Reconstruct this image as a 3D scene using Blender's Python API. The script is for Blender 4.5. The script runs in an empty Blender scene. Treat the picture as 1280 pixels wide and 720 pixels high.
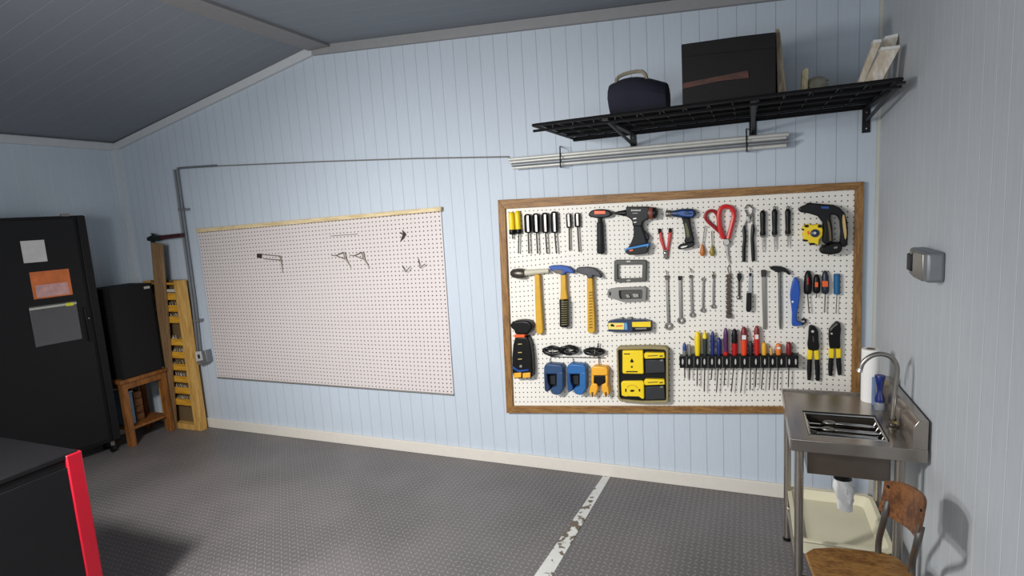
import bpy, bmesh, math, random
from mathutils import Vector, Matrix
random.seed(7)
scene = bpy.context.scene
COL = scene.collection
PI = math.pi

# ------------------------------------------------------------------ camera (solved from the photo's vanishing points)
F = 706.70
RX = Vector((0.92226, 0.00656, 0.38653)).normalized()
def _n(v): return v.normalized()
def rayc(u, v): return Vector((u - 640, -(v - 360), -F))
RX = -_n(rayc(-1047, 372)); RZ = -_n(rayc(973, 5555)); RY = _n(RZ.cross(RX)); RX = _n(RY.cross(RZ))
ROT = Matrix((RX, RY, RZ))                      # camera space -> world
CAMH = 1.75
_d = ROT @ rayc(985, 622); CAM = Vector((0, -_d.y * CAMH / -_d.z, CAMH))
cd = bpy.data.cameras.new('camera'); cam = bpy.data.objects.new('camera', cd); COL.objects.link(cam)
cd.sensor_width = 36; cd.lens = F / 1280 * 36; cd.clip_start = .05; cd.clip_end = 60
cam.matrix_world = Matrix.Translation(CAM) @ ROT.to_4x4()
scene.camera = cam

# ------------------------------------------------------------------ light and exposure
scene.view_settings.view_transform = 'Standard'
scene.view_settings.look = 'None'
scene.view_settings.gamma = 1
scene.view_settings.use_curve_mapping = False
scene.view_settings.exposure = 0.0
w = bpy.data.worlds.new('world'); scene.world = w; w.use_nodes = True
w.node_tree.nodes['Background'].inputs[0].default_value = (0.80, 0.85, 0.92, 1)
w.node_tree.nodes['Background'].inputs[1].default_value = 0.31
def area(name, loc, target, power, sx, sy, col):
    l = bpy.data.lights.new(name, 'AREA'); l.shape = 'RECTANGLE'; l.size = sx; l.size_y = sy
    l.energy = power; l.color = col
    o = bpy.data.objects.new(name, l); COL.objects.link(o); o.location = loc
    o.rotation_euler = (Vector(target) - Vector(loc)).to_track_quat('-Z', 'Y').to_euler()
    return o
area('work_lamp', (-2.6, -3.0, 2.0), (-1.2, 0, 0.75), 34, .35, .30, (1, .985, .96))
sl = bpy.data.lights.new('added_spot', 'SPOT'); sl.energy = 400; sl.spot_size = math.radians(124); sl.spot_blend = 1; sl.shadow_soft_size = .12; sl.color = (1, .985, .96)  # added spot, its wide cone tilted down so the upper wall stays dim
so_ = bpy.data.objects.new('added_spot', sl); COL.objects.link(so_); so_.location = (-2.1, -3.2, 2.35)
so_.rotation_euler = (Vector((-1.9, -1.1, .0)) - so_.location).to_track_quat('-Z', 'Y').to_euler()
area('added_fill', (-1.2, -4.6, 1.5), (-2.0, 0, 0.3), 39, 2.4, 1.0, (.92, .96, 1))  # added cool fill from behind the camera; no doorway is there

# ------------------------------------------------------------------ pixel -> place helpers
def wy(u, v, off=0.0):
    d = ROT @ rayc(u, v); return CAM + d * ((-off - CAM.y) / d.y)
def wx(u, v, x):
    d = ROT @ rayc(u, v); return CAM + d * ((x - CAM.x) / d.x)
def wz(u, v, z=0.0):
    d = ROT @ rayc(u, v); return CAM + d * ((z - CAM.z) / d.z)
def S(u, v, off=0.0): return (wy(u + .5, v, off) - wy(u - .5, v, off)).length

# ------------------------------------------------------------------ materials
def s2l(c):
    r = []
    for x in c:
        x /= 255
        r.append(x / 12.92 if x <= .04045 else ((x + .055) / 1.055) ** 2.4)
    return (*r, 1)
MATS = {}
class NT:
    def __init__(s, name):
        s.m = bpy.data.materials.new(name); s.m.use_nodes = True
        s.t = s.m.node_tree; s.b = s.t.nodes['Principled BSDF']
    def n(s, typ, **k):
        x = s.t.nodes.new(typ)
        for a, b in k.items(): setattr(x, a, b)
        return x
    def l(s, a, b): s.t.links.new(a, b)
    def math(s, op, a, b=None, c=None):
        x = s.n('ShaderNodeMath', operation=op)
        for i, v in enumerate((a, b, c)):
            if v is None: continue
            if isinstance(v, (int, float)): x.inputs[i].default_value = v
            else: s.l(v, x.inputs[i])
        return x.outputs[0]
    def mix(s, f, a, b):
        x = s.n('ShaderNodeMix', data_type='RGBA')
        for sock, v in ((x.inputs[0], f), (x.inputs[6], a), (x.inputs[7], b)):
            if isinstance(v, (int, float)): sock.default_value = v
            elif isinstance(v, tuple): sock.default_value = v
            else: s.l(v, sock)
        return x.outputs[2]
    def noise(s, vec, scale, detail=3, mapscale=None):
        x = s.n('ShaderNodeTexNoise'); x.inputs['Scale'].default_value = scale; x.inputs['Detail'].default_value = detail
        if mapscale:
            m = s.n('ShaderNodeMapping'); m.inputs['Scale'].default_value = mapscale; s.l(vec, m.inputs[0]); vec = m.outputs[0]
        s.l(vec, x.inputs['Vector']); return x.outputs[0]
    def ramp(s, f, a, b):
        x = s.n('ShaderNodeMapRange', interpolation_type='SMOOTHSTEP'); s.l(f, x.inputs[0]); x.inputs[1].default_value = a; x.inputs[2].default_value = b
        return x.outputs[0]
    def bump(s, h, strength=.5, dist=.002):
        x = s.n('ShaderNodeBump'); x.inputs['Strength'].default_value = strength; x.inputs['Distance'].default_value = dist
        s.l(h, x.inputs['Height']); s.l(x.outputs[0], s.b.inputs['Normal'])
    def set(s, rough, metal=0):
        s.b.inputs['Roughness'].default_value = rough; s.b.inputs['Metallic'].default_value = metal

def mat(name, rgb, rough=.5, metal=0, var=.12, scale=25, bump=0):
    if name in MATS: return MATS[name]
    t = NT(name); t.set(rough, metal)
    co = t.n('ShaderNodeTexCoord').outputs['Object']
    nz = t.noise(co, scale, 3)
    if max(rgb) < 40: t.b.inputs['Specular IOR Level'].default_value = .28
    c = s2l(rgb); d = tuple(x * (1 - var) for x in c[:3]) + (1,); e = tuple(min(1, x * (1 + var)) for x in c[:3]) + (1,)
    t.l(t.mix(nz, d, e), t.b.inputs['Base Color'])
    if bump: t.bump(t.noise(co, scale * 6, 4), .6, bump)
    MATS[name] = t.m; return t.m
def wood(name, rgb, dark, ax=(1, 12, 12), scale=6, rough=.55):
    if name in MATS: return MATS[name]
    t = NT(name); t.set(rough)
    co = t.n('ShaderNodeTexCoord').outputs['Object']
    a = t.noise(co, scale, 6, ax); b = t.noise(co, scale * 4, 5, ax)
    f = t.ramp(t.math('ADD', t.math('MULTIPLY', a, .6), t.math('MULTIPLY', b, .4)), .36, .64)
    t.l(t.mix(f, s2l(dark), s2l(rgb)), t.b.inputs['Base Color']); t.bump(b, .35, .001)
    MATS[name] = t.m; return t.m

def panelling(name, rgb, axis, pitch, line, grain=.10, lw=.045, rough=.6):
    t = NT(name); t.set(rough)
    g = t.n('ShaderNodeNewGeometry').outputs['Position']
    sp = t.n('ShaderNodeSeparateXYZ'); t.l(g, sp.inputs[0])
    x = sp.outputs[axis]
    fr = t.math('FRACT', t.math('DIVIDE', t.math('ADD', x, 20.0), pitch))
    dd = t.math('ABSOLUTE', t.math('SUBTRACT', fr, .5))          # .5 at the groove
    gr = t.ramp(dd, .5 - lw, .5 - lw * .3)
    ms = [9, 9, 9]; ms[2] = .8
    if axis == 1 and name.startswith('ceil'): ms = [.8, 9, .8]
    nz = t.noise(g, 9, 6, tuple(ms)); big = t.noise(g, 1.1, 3)
    base = s2l(rgb)
    c1 = t.mix(nz, tuple(v * (1 - grain) for v in base[:3]) + (1,), tuple(min(1, v * (1 + grain)) for v in base[:3]) + (1,))
    c2 = t.mix(t.math('MULTIPLY', t.ramp(big, .35, .7), .25), c1, tuple(v * .82 for v in base[:3]) + (1,))
    edge = t.math('MULTIPLY', gr, .55 if line else 0)
    t.l(t.mix(edge, c2, s2l(line or (0, 0, 0))), t.b.inputs['Base Color'])
    h = t.math('SUBTRACT', t.math('MULTIPLY', nz, .25), gr)
    t.bump(h, .5, .003)
    return t.m

M_BACK = panelling('blue_panelling', (190, 200, 211), 0, .095, (140, 151, 161), grain=.06, lw=.03)
M_LEFT = panelling('blue_panelling_left', (190, 202, 212), 1, .12, (214, 222, 227), grain=.06, lw=.03)
M_RIGHT = panelling('blue_panelling_right', (194, 199, 204), 1, .095, (224, 227, 228), grain=.10, lw=.04)
M_CEIL = panelling('ceiling_boards', (124, 130, 138), 1, .135, (150, 155, 160), lw=.03, grain=.08)

def floor_mat():
    t = NT('tread_plate_vinyl'); t.set(.48)
    g = t.n('ShaderNodeNewGeometry').outputs['Position']
    sp = t.n('ShaderNodeSeparateXYZ'); t.l(g, sp.inputs[0])
    p = .030
    a = t.math('DIVIDE', t.math('ADD', sp.outputs[0], 20.0), p); b = t.math('DIVIDE', t.math('ADD', sp.outputs[1], 20.0), p)
    fa = t.math('SUBTRACT', t.math('FRACT', a), .5); fb = t.math('SUBTRACT', t.math('FRACT', b), .5)
    par = t.math('MODULO', t.math('ADD', t.math('FLOOR', a), t.math('FLOOR', b)), 2)
    sg = t.math('SUBTRACT', t.math('MULTIPLY', par, 2), 1)
    q = t.math('MULTIPLY', t.math('ADD', fa, t.math('MULTIPLY', sg, fb)), .707)
    r = t.math('MULTIPLY', t.math('SUBTRACT', fa, t.math('MULTIPLY', sg, fb)), .707)
    e = t.math('ADD', t.math('POWER', t.math('DIVIDE', q, .44), 2), t.math('POWER', t.math('DIVIDE', r, .13), 2))
    inv = t.n('ShaderNodeMapRange', interpolation_type='SMOOTHSTEP'); t.l(e, inv.inputs[0])
    inv.inputs[1].default_value = 1.15; inv.inputs[2].default_value = .5
    h = inv.outputs[0]
    big = t.noise(g, 1.3, 4); fine = t.noise(g, 60, 4)
    c0 = t.mix(t.ramp(big, .3, .7), s2l((96, 93, 93)), s2l((118, 113, 113)))
    c1 = t.mix(t.math('MULTIPLY', fine, .3), c0, s2l((70, 68, 68)))
    t.l(t.mix(t.math('MULTIPLY', h, .42), c1, s2l((172, 168, 166))), t.b.inputs['Base Color'])
    t.bump(h, .9, .003)
    return t.m
M_FLOOR = floor_mat()

def peg_mat(name, rgb, nu, nv, r=.17):
    t = NT(name); t.set(.5)
    uv = t.n('ShaderNodeTexCoord').outputs['UV']
    sp = t.n('ShaderNodeSeparateXYZ'); t.l(uv, sp.inputs[0])
    fa = t.math('SUBTRACT', t.math('FRACT', t.math('MULTIPLY', sp.outputs[0], nu)), .5)
    fb = t.math('SUBTRACT', t.math('FRACT', t.math('MULTIPLY', sp.outputs[1], nv)), .5)
    d = t.math('SQRT', t.math('ADD', t.math('MULTIPLY', fa, fa), t.math('MULTIPLY', fb, fb)))
    m = t.n('ShaderNodeMapRange'); t.l(d, m.inputs[0]); m.inputs[1].default_value = r + .02; m.inputs[2].default_value = r - .02
    co = t.n('ShaderNodeTexCoord').outputs['Object']
    c = t.mix(t.noise(co, 3, 4), tuple(x * .93 for x in s2l(rgb)[:3]) + (1,), s2l(rgb))
    t.l(t.mix(m.outputs[0], c, s2l((58, 50, 46))), t.b.inputs['Base Color'])
    t.bump(t.math('MULTIPLY', m.outputs[0], -1), .5, .002)
    return t.m

def glass_mat(name, rgb, alpha=.35, rough=.15):
    if name in MATS: return MATS[name]
    t = NT(name); t.set(rough); t.b.inputs['Base Color'].default_value = s2l(rgb); t.b.inputs['Alpha'].default_value = alpha
    MATS[name] = t.m; return t.m

BLACK = mat('black_plastic', (13, 13, 14), .40)
BLACKM = mat('black_painted_steel', (19, 18, 20), .45, 0, .15)
RUBBER = mat('dark_rubber', (36, 37, 38), .6)
STEEL = mat('brushed_steel', (150, 146, 140), .33, .9, .1, 60)
CHROME = mat('chrome', (205, 203, 198), .16, 1, .03)
DSTEEL = mat('dark_steel', (96, 90, 84), .38, .8, .25, 40)
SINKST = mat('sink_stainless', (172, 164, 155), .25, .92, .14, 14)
YELLOW = mat('yellow_plastic', (240, 208, 24), .4, 0, .06)
OCHRE = mat('ochre_handle', (206, 158, 30), .5, 0, .18, 30)
AMBER = mat('amber_plastic', (228, 170, 50), .35, 0, .1)
BLUE = mat('blue_plastic', (24, 74, 150), .4, 0, .1)
DBLUE = mat('dark_blue_plastic', (30, 50, 84), .4)
TEAL = mat('teal_blue_plastic', (22, 92, 140), .4)
RED = mat('red_plastic', (196, 34, 32), .35)
DRED = mat('dark_red_plastic', (120, 26, 30), .4)
ORANGE = mat('orange_plastic', (236, 98, 40), .4)
PURPLE = mat('purple_plastic', (84, 40, 86), .35)
GREY = mat('grey_paint', (128, 126, 122), .45, .2)
GALV = mat('galvanised_steel', (132, 136, 140), .45, .5, .15)
WHITE = mat('white_plastic', (225, 224, 220), .5)
CREAM = mat('cream_paint', (214, 208, 198), .6, 0, .05)
FRAMEW = wood('stained_frame_wood', (156, 114, 60), (110, 75, 34), (1.2, 14, 14), 8)
FRAMEV = wood('stained_frame_wood_upright', (156, 114, 60), (110, 75, 34), (14, 14, 1.2), 8)
PINE = wood('pale_pine', (222, 205, 166), (196, 172, 128), (1, 12, 12), 5)
RACKW = wood('yellow_pine', (216, 174, 100), (186, 138, 66), (10, 10, 1), 4)
RACKS = wood('yellow_stained_shelf', (226, 170, 56), (186, 130, 34), (1, 10, 10), 4)
TABLEW = wood('orange_brown_wood', (150, 96, 44), (108, 64, 26), (8, 8, 1.2), 5)
PLANKW = wood('brown_plank', (146, 116, 82), (118, 90, 60), (12, 12, 1), 4)
CHAIRW = wood('worn_brown_plywood', (158, 116, 62), (112, 74, 38), (2, 6, 6), 6, .42)
OLDW = wood('greyed_timber', (170, 158, 134), (122, 108, 86), (8, 8, 1), 5)
PAINTW = wood('white_painted_board', (232, 226, 214), (202, 186, 162), (5, 5, 2), 4)

# ------------------------------------------------------------------ mesh builder
class MB:
    def __init__(s): s.b = bmesh.new(); s.uv = None
    def poly(s, pts):
        vs = [s.b.verts.new(p) for p in pts]; return s.b.faces.new(vs)
    def loft(s, rings, cap=True, closed=True):
        vr = [[s.b.verts.new(p) for p in r] for r in rings]
        n = len(vr[0])
        for i in range(len(vr) - 1):
            for j in range(n if closed else n - 1):
                k = (j + 1) % n
                s.b.faces.new((vr[i][j], vr[i][k], vr[i + 1][k], vr[i + 1][j]))
        if cap:
            s.b.faces.new(vr[0][::-1]); s.b.faces.new(vr[-1])
        return s
    def box(s, x0, x1, y0, y1, z0, z1):
        return s.loft([[(x0, y0, z0), (x1, y0, z0), (x1, y1, z0), (x0, y1, z0)], [(x0, y0, z1), (x1, y0, z1), (x1, y1, z1), (x0, y1, z1)]])
    def prism(s, back, front): return s.loft([[tuple(p) for p in back], [tuple(p) for p in front]])
    def px(s, pts, o0, o1, rays=False):
        """outline read off the wall, extruded straight out of the wall from o0 to o1"""
        f = [wy(u, v, o1) for u, v in pts]
        return s.prism([(p.x, -o0, p.z) for p in f], f)
    def pxr(s, u0, v0, u1, v1, o0, o1): return s.px([(u0, v0), (u1, v0), (u1, v1), (u0, v1)], o0, o1)
    def tube(s, pts, r, seg=10, cap=True, closed=False):
        pts = [Vector(p) for p in pts]; n = len(pts)
        rr = r if isinstance(r, (list, tuple)) else [r] * n
        rings = []; prev = None
        for i, p in enumerate(pts):
            if closed: d = pts[(i + 1) % n] - pts[i - 1]
            else: d = (pts[min(i + 1, n - 1)] - pts[max(i - 1, 0)])
            d.normalize()
            if prev is None:
                a = Vector((0, 1, 0)) if abs(d.y) < .9 else Vector((1, 0, 0))
                a = (a - d * a.dot(d)).normalized()
            else:
                a = (prev - d * prev.dot(d)).normalized()
            prev = a; b = d.cross(a)
            rings.append([p + (a * math.cos(2 * PI * k / seg) + b * math.sin(2 * PI * k / seg)) * rr[i] for k in range(seg)])
        if closed: rings.append(rings[0]); return s.loft(rings, False)
        return s.loft(rings, cap)
    def lathe(s, A, B, prof, seg=16, flat=1.0):
        A = Vector(A); B = Vector(B); d = B - A; dn = d.normalized()
        a = Vector((0, 1, 0)) if abs(dn.y) < .9 else Vector((1, 0, 0)); a = (a - dn * a.dot(dn)).normalized(); b = dn.cross(a)
        rings = []
        for t, r in prof:
            r = max(r, 1e-4); c = A + d * t
            rings.append([c + a * math.cos(2 * PI * k / seg) * r * flat + b * math.sin(2 * PI * k / seg) * r for k in range(seg)])
        return s.loft(rings)
    def ball(s, c, r, seg=14):
        r = (r, r, r) if isinstance(r, (int, float)) else r
        rings = []
        for i in range(1, 10):
            th = PI * i / 10
            rings.append([(c[0] + r[0] * math.sin(th) * math.cos(2 * PI * k / seg), c[1] + r[1] * math.sin(th) * math.sin(2 * PI * k / seg), c[2] - r[2] * math.cos(th)) for k in range(seg)])
        return s.loft(rings)

def smooth(pts, k=6, closed=False):
    """Catmull-Rom through the points"""
    P = [Vector(p) for p in pts]; n = len(P); out = []
    for i in range(n if closed else n - 1):
        p0 = P[(i - 1) % n] if closed else P[max(i - 1, 0)]; p1 = P[i]; p2 = P[(i + 1) % n]; p3 = P[(i + 2) % n] if closed else P[min(i + 2, n - 1)]
        for j in range(k):
            t = j / k
            out.append(.5 * ((2 * p1) + (p2 - p0) * t + (2 * p0 - 5 * p1 + 4 * p2 - p3) * t * t + (3 * p1 - 3 * p2 + p3 - p0) * t ** 3))
    if not closed: out.append(P[-1])
    return out
def sm2(pts, k=3, closed=True): return [(p.x, p.y) for p in smooth([(a, b, 0) for a, b in pts], k, closed)]

class Part:
    pass
class T:
    """one thing; parts are added in world coordinates, done() links them under an Empty at the thing's base"""
    def __init__(s, name, label, cat, group=None, kind=None):
        s.name, s.label, s.cat, s.group, s.kind = name, label, cat, group, kind; s.parts = []
    def part(s, name, mb, m, parent=None, label=None, bevel=0, angle=40, seg=2, stuff=False):
        p = Part(); p.name, p.mb, p.m, p.parent, p.label, p.bevel, p.angle, p.seg, p.stuff = name, mb, m, parent, label, bevel, angle, seg, stuff
        s.parts.append(p); return p
    def done(s):
        pts = [v.co for p in s.parts for v in p.mb.b.verts]
        x = [p.x for p in pts]; y = [p.y for p in pts]; z = [p.z for p in pts]
        base = Vector(((min(x) + max(x)) / 2, (min(y) + max(y)) / 2, min(z)))
        single = len(s.parts) == 1
        root = None
        if not single:
            root = bpy.data.objects.new(s.name, None); COL.objects.link(root); root.location = base; root.empty_display_size = .05
        objs = {}
        for p in s.parts:
            bmesh.ops.remove_doubles(p.mb.b, verts=p.mb.b.verts, dist=1e-6)
            bmesh.ops.translate(p.mb.b, verts=p.mb.b.verts, vec=-base)
            bmesh.ops.recalc_face_normals(p.mb.b, faces=p.mb.b.faces)
            nm = s.name if single else p.name
            me = bpy.data.meshes.new(nm); p.mb.b.to_mesh(me); p.mb.b.free()
            me.materials.append(p.m)
            for f in me.polygons: f.use_smooth = True
            me.set_sharp_from_angle(angle=math.radians(p.angle))
            o = bpy.data.objects.new(nm, me); COL.objects.link(o)
            if p.bevel:
                b = o.modifiers.new('bevel', 'BEVEL'); b.width = p.bevel; b.segments = p.seg; b.limit_method = 'ANGLE'; b.angle_limit = math.radians(35)
            if single: o.location = base; root = o
            else: o.parent = objs[p.parent] if p.parent else root
            if p.label: o['label'] = p.label
            if p.stuff: o['kind'] = 'stuff'
            objs[p] = o
        root['label'] = s.label; root['category'] = s.cat
        if s.group: root['group'] = s.group
        if s.kind: root['kind'] = s.kind
        return root
def struct(name, mb, m, label=None, cat='trim', bevel=0, uvs=None):
    me = bpy.data.meshes.new(name); bmesh.ops.recalc_face_normals(mb.b, faces=mb.b.faces); mb.b.to_mesh(me); mb.b.free(); me.materials.append(m)
    o = bpy.data.objects.new(name, me); COL.objects.link(o); o['kind'] = 'structure'
    o['label'] = label or name; o['category'] = cat
    if bevel:
        b = o.modifiers.new('bevel', 'BEVEL'); b.width = bevel; b.segments = 2
    return o

# ================================================================== THE ROOM
XL, XR = -5.18, .615
YF = -4.9
cre = wy(392, 59); XC, ZC = cre.x, cre.z           # the crease between the sloped and the flat ceiling
ZL = 2.56; ZR = ZC - .068 * (XR - XC)
struct('floor', MB().box(XL - .1, XR + .1, YF, .1, -.1, 0), M_FLOOR, 'grey tread-plate vinyl floor', 'floor')
wb = MB()
wb.prism([(XL - .1, .1, 0), (XR + .1, .1, 0), (XR + .1, .1, ZR + .1), (XC, .1, ZC + .1), (XL - .1, .1, ZL + .08)],
         [(XL - .1, 0, 0), (XR + .1, 0, 0), (XR + .1, 0, ZR + .1), (XC, 0, ZC + .1), (XL - .1, 0, ZL + .08)])
struct('wall_back', wb, M_BACK, 'pale blue grooved panelling behind the pegboards', 'wall')
struct('wall_left', MB().box(XL - .1, XL, YF, 0, 0, ZL + .02), M_LEFT, 'pale blue panelled wall at the left', 'wall')
struct('wall_right', MB().box(XR, XR + .1, YF, 0, 0, ZR + .02), M_RIGHT, 'weathered pale blue panelled wall beside the sink', 'wall')
cb = MB()
cb.prism([(XL - .05, YF, ZL), (XC, YF, ZC), (XC, YF, ZC + .08), (XL - .05, YF, ZL + .08)], [(XL - .05, 0, ZL), (XC, 0, ZC), (XC, 0, ZC + .08), (XL - .05, 0, ZL + .08)])
cb.prism([(XC, YF, ZC), (XR + .05, YF, ZR), (XR + .05, YF, ZR + .08), (XC, YF, ZC + .08)], [(XC, 0, ZC), (XR + .05, 0, ZR), (XR + .05, 0, ZR + .08), (XC, 0, ZC + .08)])
struct('ceiling', cb, M_CEIL, 'dark grey boarded ceiling, sloped at the left', 'ceiling')
struct('baseboard_back', MB().box(XL, .30 + .3, -.018, 0, 0, .085), CREAM, 'cream baseboard under the pegboards', 'baseboard', .004)
struct('baseboard_left', MB().box(XL, XL + .018, YF, -.018, 0, .085), CREAM, 'cream baseboard of the left wall', 'baseboard', .004)
struct('baseboard_right', MB().box(XR - .018, XR, YF, -.018, 0, .085), mat('grey_baseboard', (120, 122, 124), .6), 'grey baseboard beside the sink', 'baseboard', .004)
# cornices: along the slope, along the flat part, along the left wall; the crease board; the corner beads
def bar(p, q, h, t, dn=(0, 0, -1), off=(0, -1, 0)):
    p = Vector(p); q = Vector(q); d = Vector(dn) * h; o = Vector(off) * t
    return MB().prism([p, q, q + d, p + d], [p + o, q + o, q + d + o, p + d + o])
TRIM = mat('pale_trim_paint', (196, 200, 203), .6, 0, .06)
TRIMG = mat('grey_trim_paint', (146, 146, 147), .6, 0, .08)
struct('trim_1', bar((XL, 0, ZL), (XC, 0, ZC), .06, .03), TRIM, 'pale cornice climbing the gable')
struct('trim_2', bar((XC, 0, ZC), (XR, 0, ZR), .06, .03), TRIMG, 'grey cornice along the flat ceiling')
struct('trim_3', bar((XL, 0, ZL), (XL, YF, ZL), .06, .03, off=(1, 0, 0)), TRIM, 'pale cornice of the left wall')
cz = .012
struct('trim_4', MB().box(XC - .02, XC + .17, YF, -.03, ZC - .03, ZC - .012), mat('crease_board', (134, 132, 132), .6), 'board covering the crease of the ceiling')
struct('trim_5', MB().box(XL, XL + .05, -.05, 0, .085, ZL - .05), mat('corner_trim_paint', (196, 203, 208), .6, 0, .05), 'pale corner trim at the left')
struct('trim_6', MB().box(XR - .014, XR, -.014, 0, .085, ZR - .05), mat('cream_corner_bead', (190, 190, 180), .6, 0, .05), 'thin cream corner bead at the right')

# white tape line on the floor
a0, b0 = wz(737.5, 619), wz(749.5, 619); a1, b1 = wz(668, 720), wz(690, 720)
def ext(p, q, y): k = (y - p.y) / (q.y - p.y); return p + (q - p) * k
ta = [ext(a0, a1, -.02), ext(b0, b1, -.02), ext(b0, b1, -1.9), ext(a0, a1, -1.9)]
def tape_mat():
    t = NT('worn_white_tape'); t.set(.6)
    g = t.n('ShaderNodeNewGeometry').outputs['Position']
    nz = t.noise(g, 22, 5); sp = t.n('ShaderNodeSeparateXYZ'); t.l(g, sp.inputs[0])
    band = t.n('ShaderNodeMapRange'); t.l(t.math('ABSOLUTE', t.math('ADD', sp.outputs[1], .66)), band.inputs[0])
    band.inputs[1].default_value = .45; band.inputs[2].default_value = 0.0
    k = t.ramp(t.math('ADD', nz, t.math('MULTIPLY', band.outputs[0], .15)), .60, .66)
    c = t.mix(t.noise(g, 8, 3), s2l((222, 224, 222)), s2l((188, 186, 178)))
    t.l(t.mix(k, c, s2l((104, 92, 80))), t.b.inputs['Base Color']); t.bump(nz, .4, .002)
    return t.m
t = T('floor_tape', 'worn white tape strip running across the grey floor to the wall', 'tape')
t.part('tape', MB().prism(ta, [p + Vector((0, 0, .0025)) for p in ta]), tape_mat()); t.done()

# ================================================================== EMPTY PEGBOARD (left)
def quadboard(pts, o0, o1, nx=1):
    """four wall points (TL,TR,BR,BL) as a board with UVs on the front"""
    mb = MB(); f = [wy(u, v, o1) for u, v in pts]; bk = [(p.x, -o0, p.z) for p in f]
    uvl = mb.b.loops.layers.uv.new('UVMap')
    V = [mb.b.verts.new(p) for p in f]; W_ = [mb.b.verts.new(p) for p in bk]
    fc = mb.b.faces.new(V)
    for lp, uv in zip(fc.loops, ((0, 1), (1, 1), (1, 0), (0, 0))): lp[uvl].uv = uv
    mb.b.faces.new(W_[::-1])
    for i in range(4): mb.b.faces.new((V[i], W_[i], W_[(i + 1) % 4], V[(i + 1) % 4]))
    return mb
t = T('pegboard', 'bare unframed white pegboard with only a few hooks, left of the framed one', 'pegboard')
t.part('panel', quadboard([(247, 289), (551, 262), (567, 492.5), (272, 471)], .004, .010), peg_mat('white_pegboard_bare', (214, 205, 203), 72, 43, .155))
mb = MB(); mb.px([(245, 286), (551, 258.5), (551, 264), (245, 291)], .010, .034)
t.part('batten', mb, PINE, label='pale pine batten along the top edge', bevel=.002)
mb = MB(); mb.tube([wy(272, 472, .012), wy(567, 493.5, .012)], .006, 8)
t.part('edge_strip', mb, GREY, label='thin grey strip along the bottom edge'); t.done()

WIRE = mat('wire_zinc', (150, 142, 128), .4, .6)
# long rectangular hook with a plate
t = T('pegboard_hook', 'long double-wire hook with a square end plate on the bare pegboard', 'hook')
mb = MB(); q = [wy(326, 318, .012), wy(350, 320, .03), wy(351, 325, .03), wy(330, 323.5, .012)]
mb.tube(q, .0035, 6)
t.part('wire_loop', mb, WIRE)
mb = MB(); mb.tube([wy(350, 320, .03), wy(352, 330, .02), wy(353.5, 341, .012)], [.004, .004, .003], 6); t.part('prong', mb, WIRE)
mb = MB(); mb.px([(321, 317), (327, 317), (327, 323), (321, 322)], .010, .016); t.part('plate', mb, DSTEEL); t.done()
for (u, lab) in ((417, 'left one of the two triangular wire hooks on the bare pegboard'), (440, 'right one of the two triangular wire hooks on the bare pegboard')):
    t = T('pegboard_hook', lab, 'hook', 'triangular wire hooks')
    mb = MB(); mb.tube([wy(u - 3, 319, .013), wy(u + 3, 319.5, .013), wy(u + 12, 315, .035), wy(u + 14, 324, .035), wy(u + 3, 319.5, .013)], .0035, 6)
    t.part('wire_loop', mb, WIRE)
    mb = MB(); mb.tube([wy(u + 13, 315, .035), wy(u + 15, 324, .03), wy(u + 22, 335, .013)], .004, 6); t.part('prong', mb, WIRE); t.done()
t = T('pegboard_hook', 'small dark rusty clip near the top right of the bare pegboard', 'hook')
mb = MB(); mb.tube([wy(503, 288, .013), wy(505, 292, .03), wy(503, 297, .03), wy(501, 301, .013)], [.003, .007, .006, .003], 7)
mb.tube([wy(500, 291, .02), wy(507, 294, .02)], .005, 6)
t.part('clip', mb, mat('rusty_steel', (78, 66, 52), .6, .3)); t.done()
for (u, lab) in ((506, 'thin bent wire hook below the rusty clip on the bare pegboard'), (525, 'thin bent wire hook nearest the right edge of the bare pegboard')):
    t = T('pegboard_hook', lab, 'hook', 'thin bent wire hooks')
    mb = MB(); mb.tube([wy(u - 3, 332, .012), wy(u + 1, 340, .04), wy(u + 6, 334, .04)] if u == 506 else [wy(u - 2, 323, .012), wy(u, 335, .03), wy(u + 6, 330, .04)], .003, 6)
    t.part('hook', mb, DSTEEL); t.done()
t = T('wire_rod', 'thin pale wire rod held flat near the top of the bare pegboard', 'rod')
mb = MB(); mb.tube([wy(413, 295, .014), wy(447, 292.5, .014)], .0025, 6); t.part('rod', mb, GREY); t.done()

# ================================================================== FRAMED PEGBOARD (right)
FO = [(622, 250), (1080, 227), (1074.5, 517), (633, 516.5)]      # outer corners
FI = [(631, 261), (1069, 237), (1064, 509), (641, 508)]          # inner corners
t = T('framed_pegboard', 'large white pegboard in a brown wooden frame, covered with tools', 'pegboard')
t.part('panel', quadboard([(628, 257), (1072, 233), (1067, 511), (638, 511)], .002, .012), peg_mat('white_pegboard_framed', (234, 230, 221), 70, 42, .13))
for i, (nm, m) in enumerate((('top', FRAMEW), ('right', FRAMEV), ('bottom', FRAMEW), ('left', FRAMEV))):
    j = (i + 1) % 4
    mb = MB(); mb.px([FO[i], FO[j], FI[j], FI[i]], .002, .030)
    t.part('frame_rail', mb, m, bevel=.002)
t.done()
BO = .0125      # front face of the board

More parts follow.
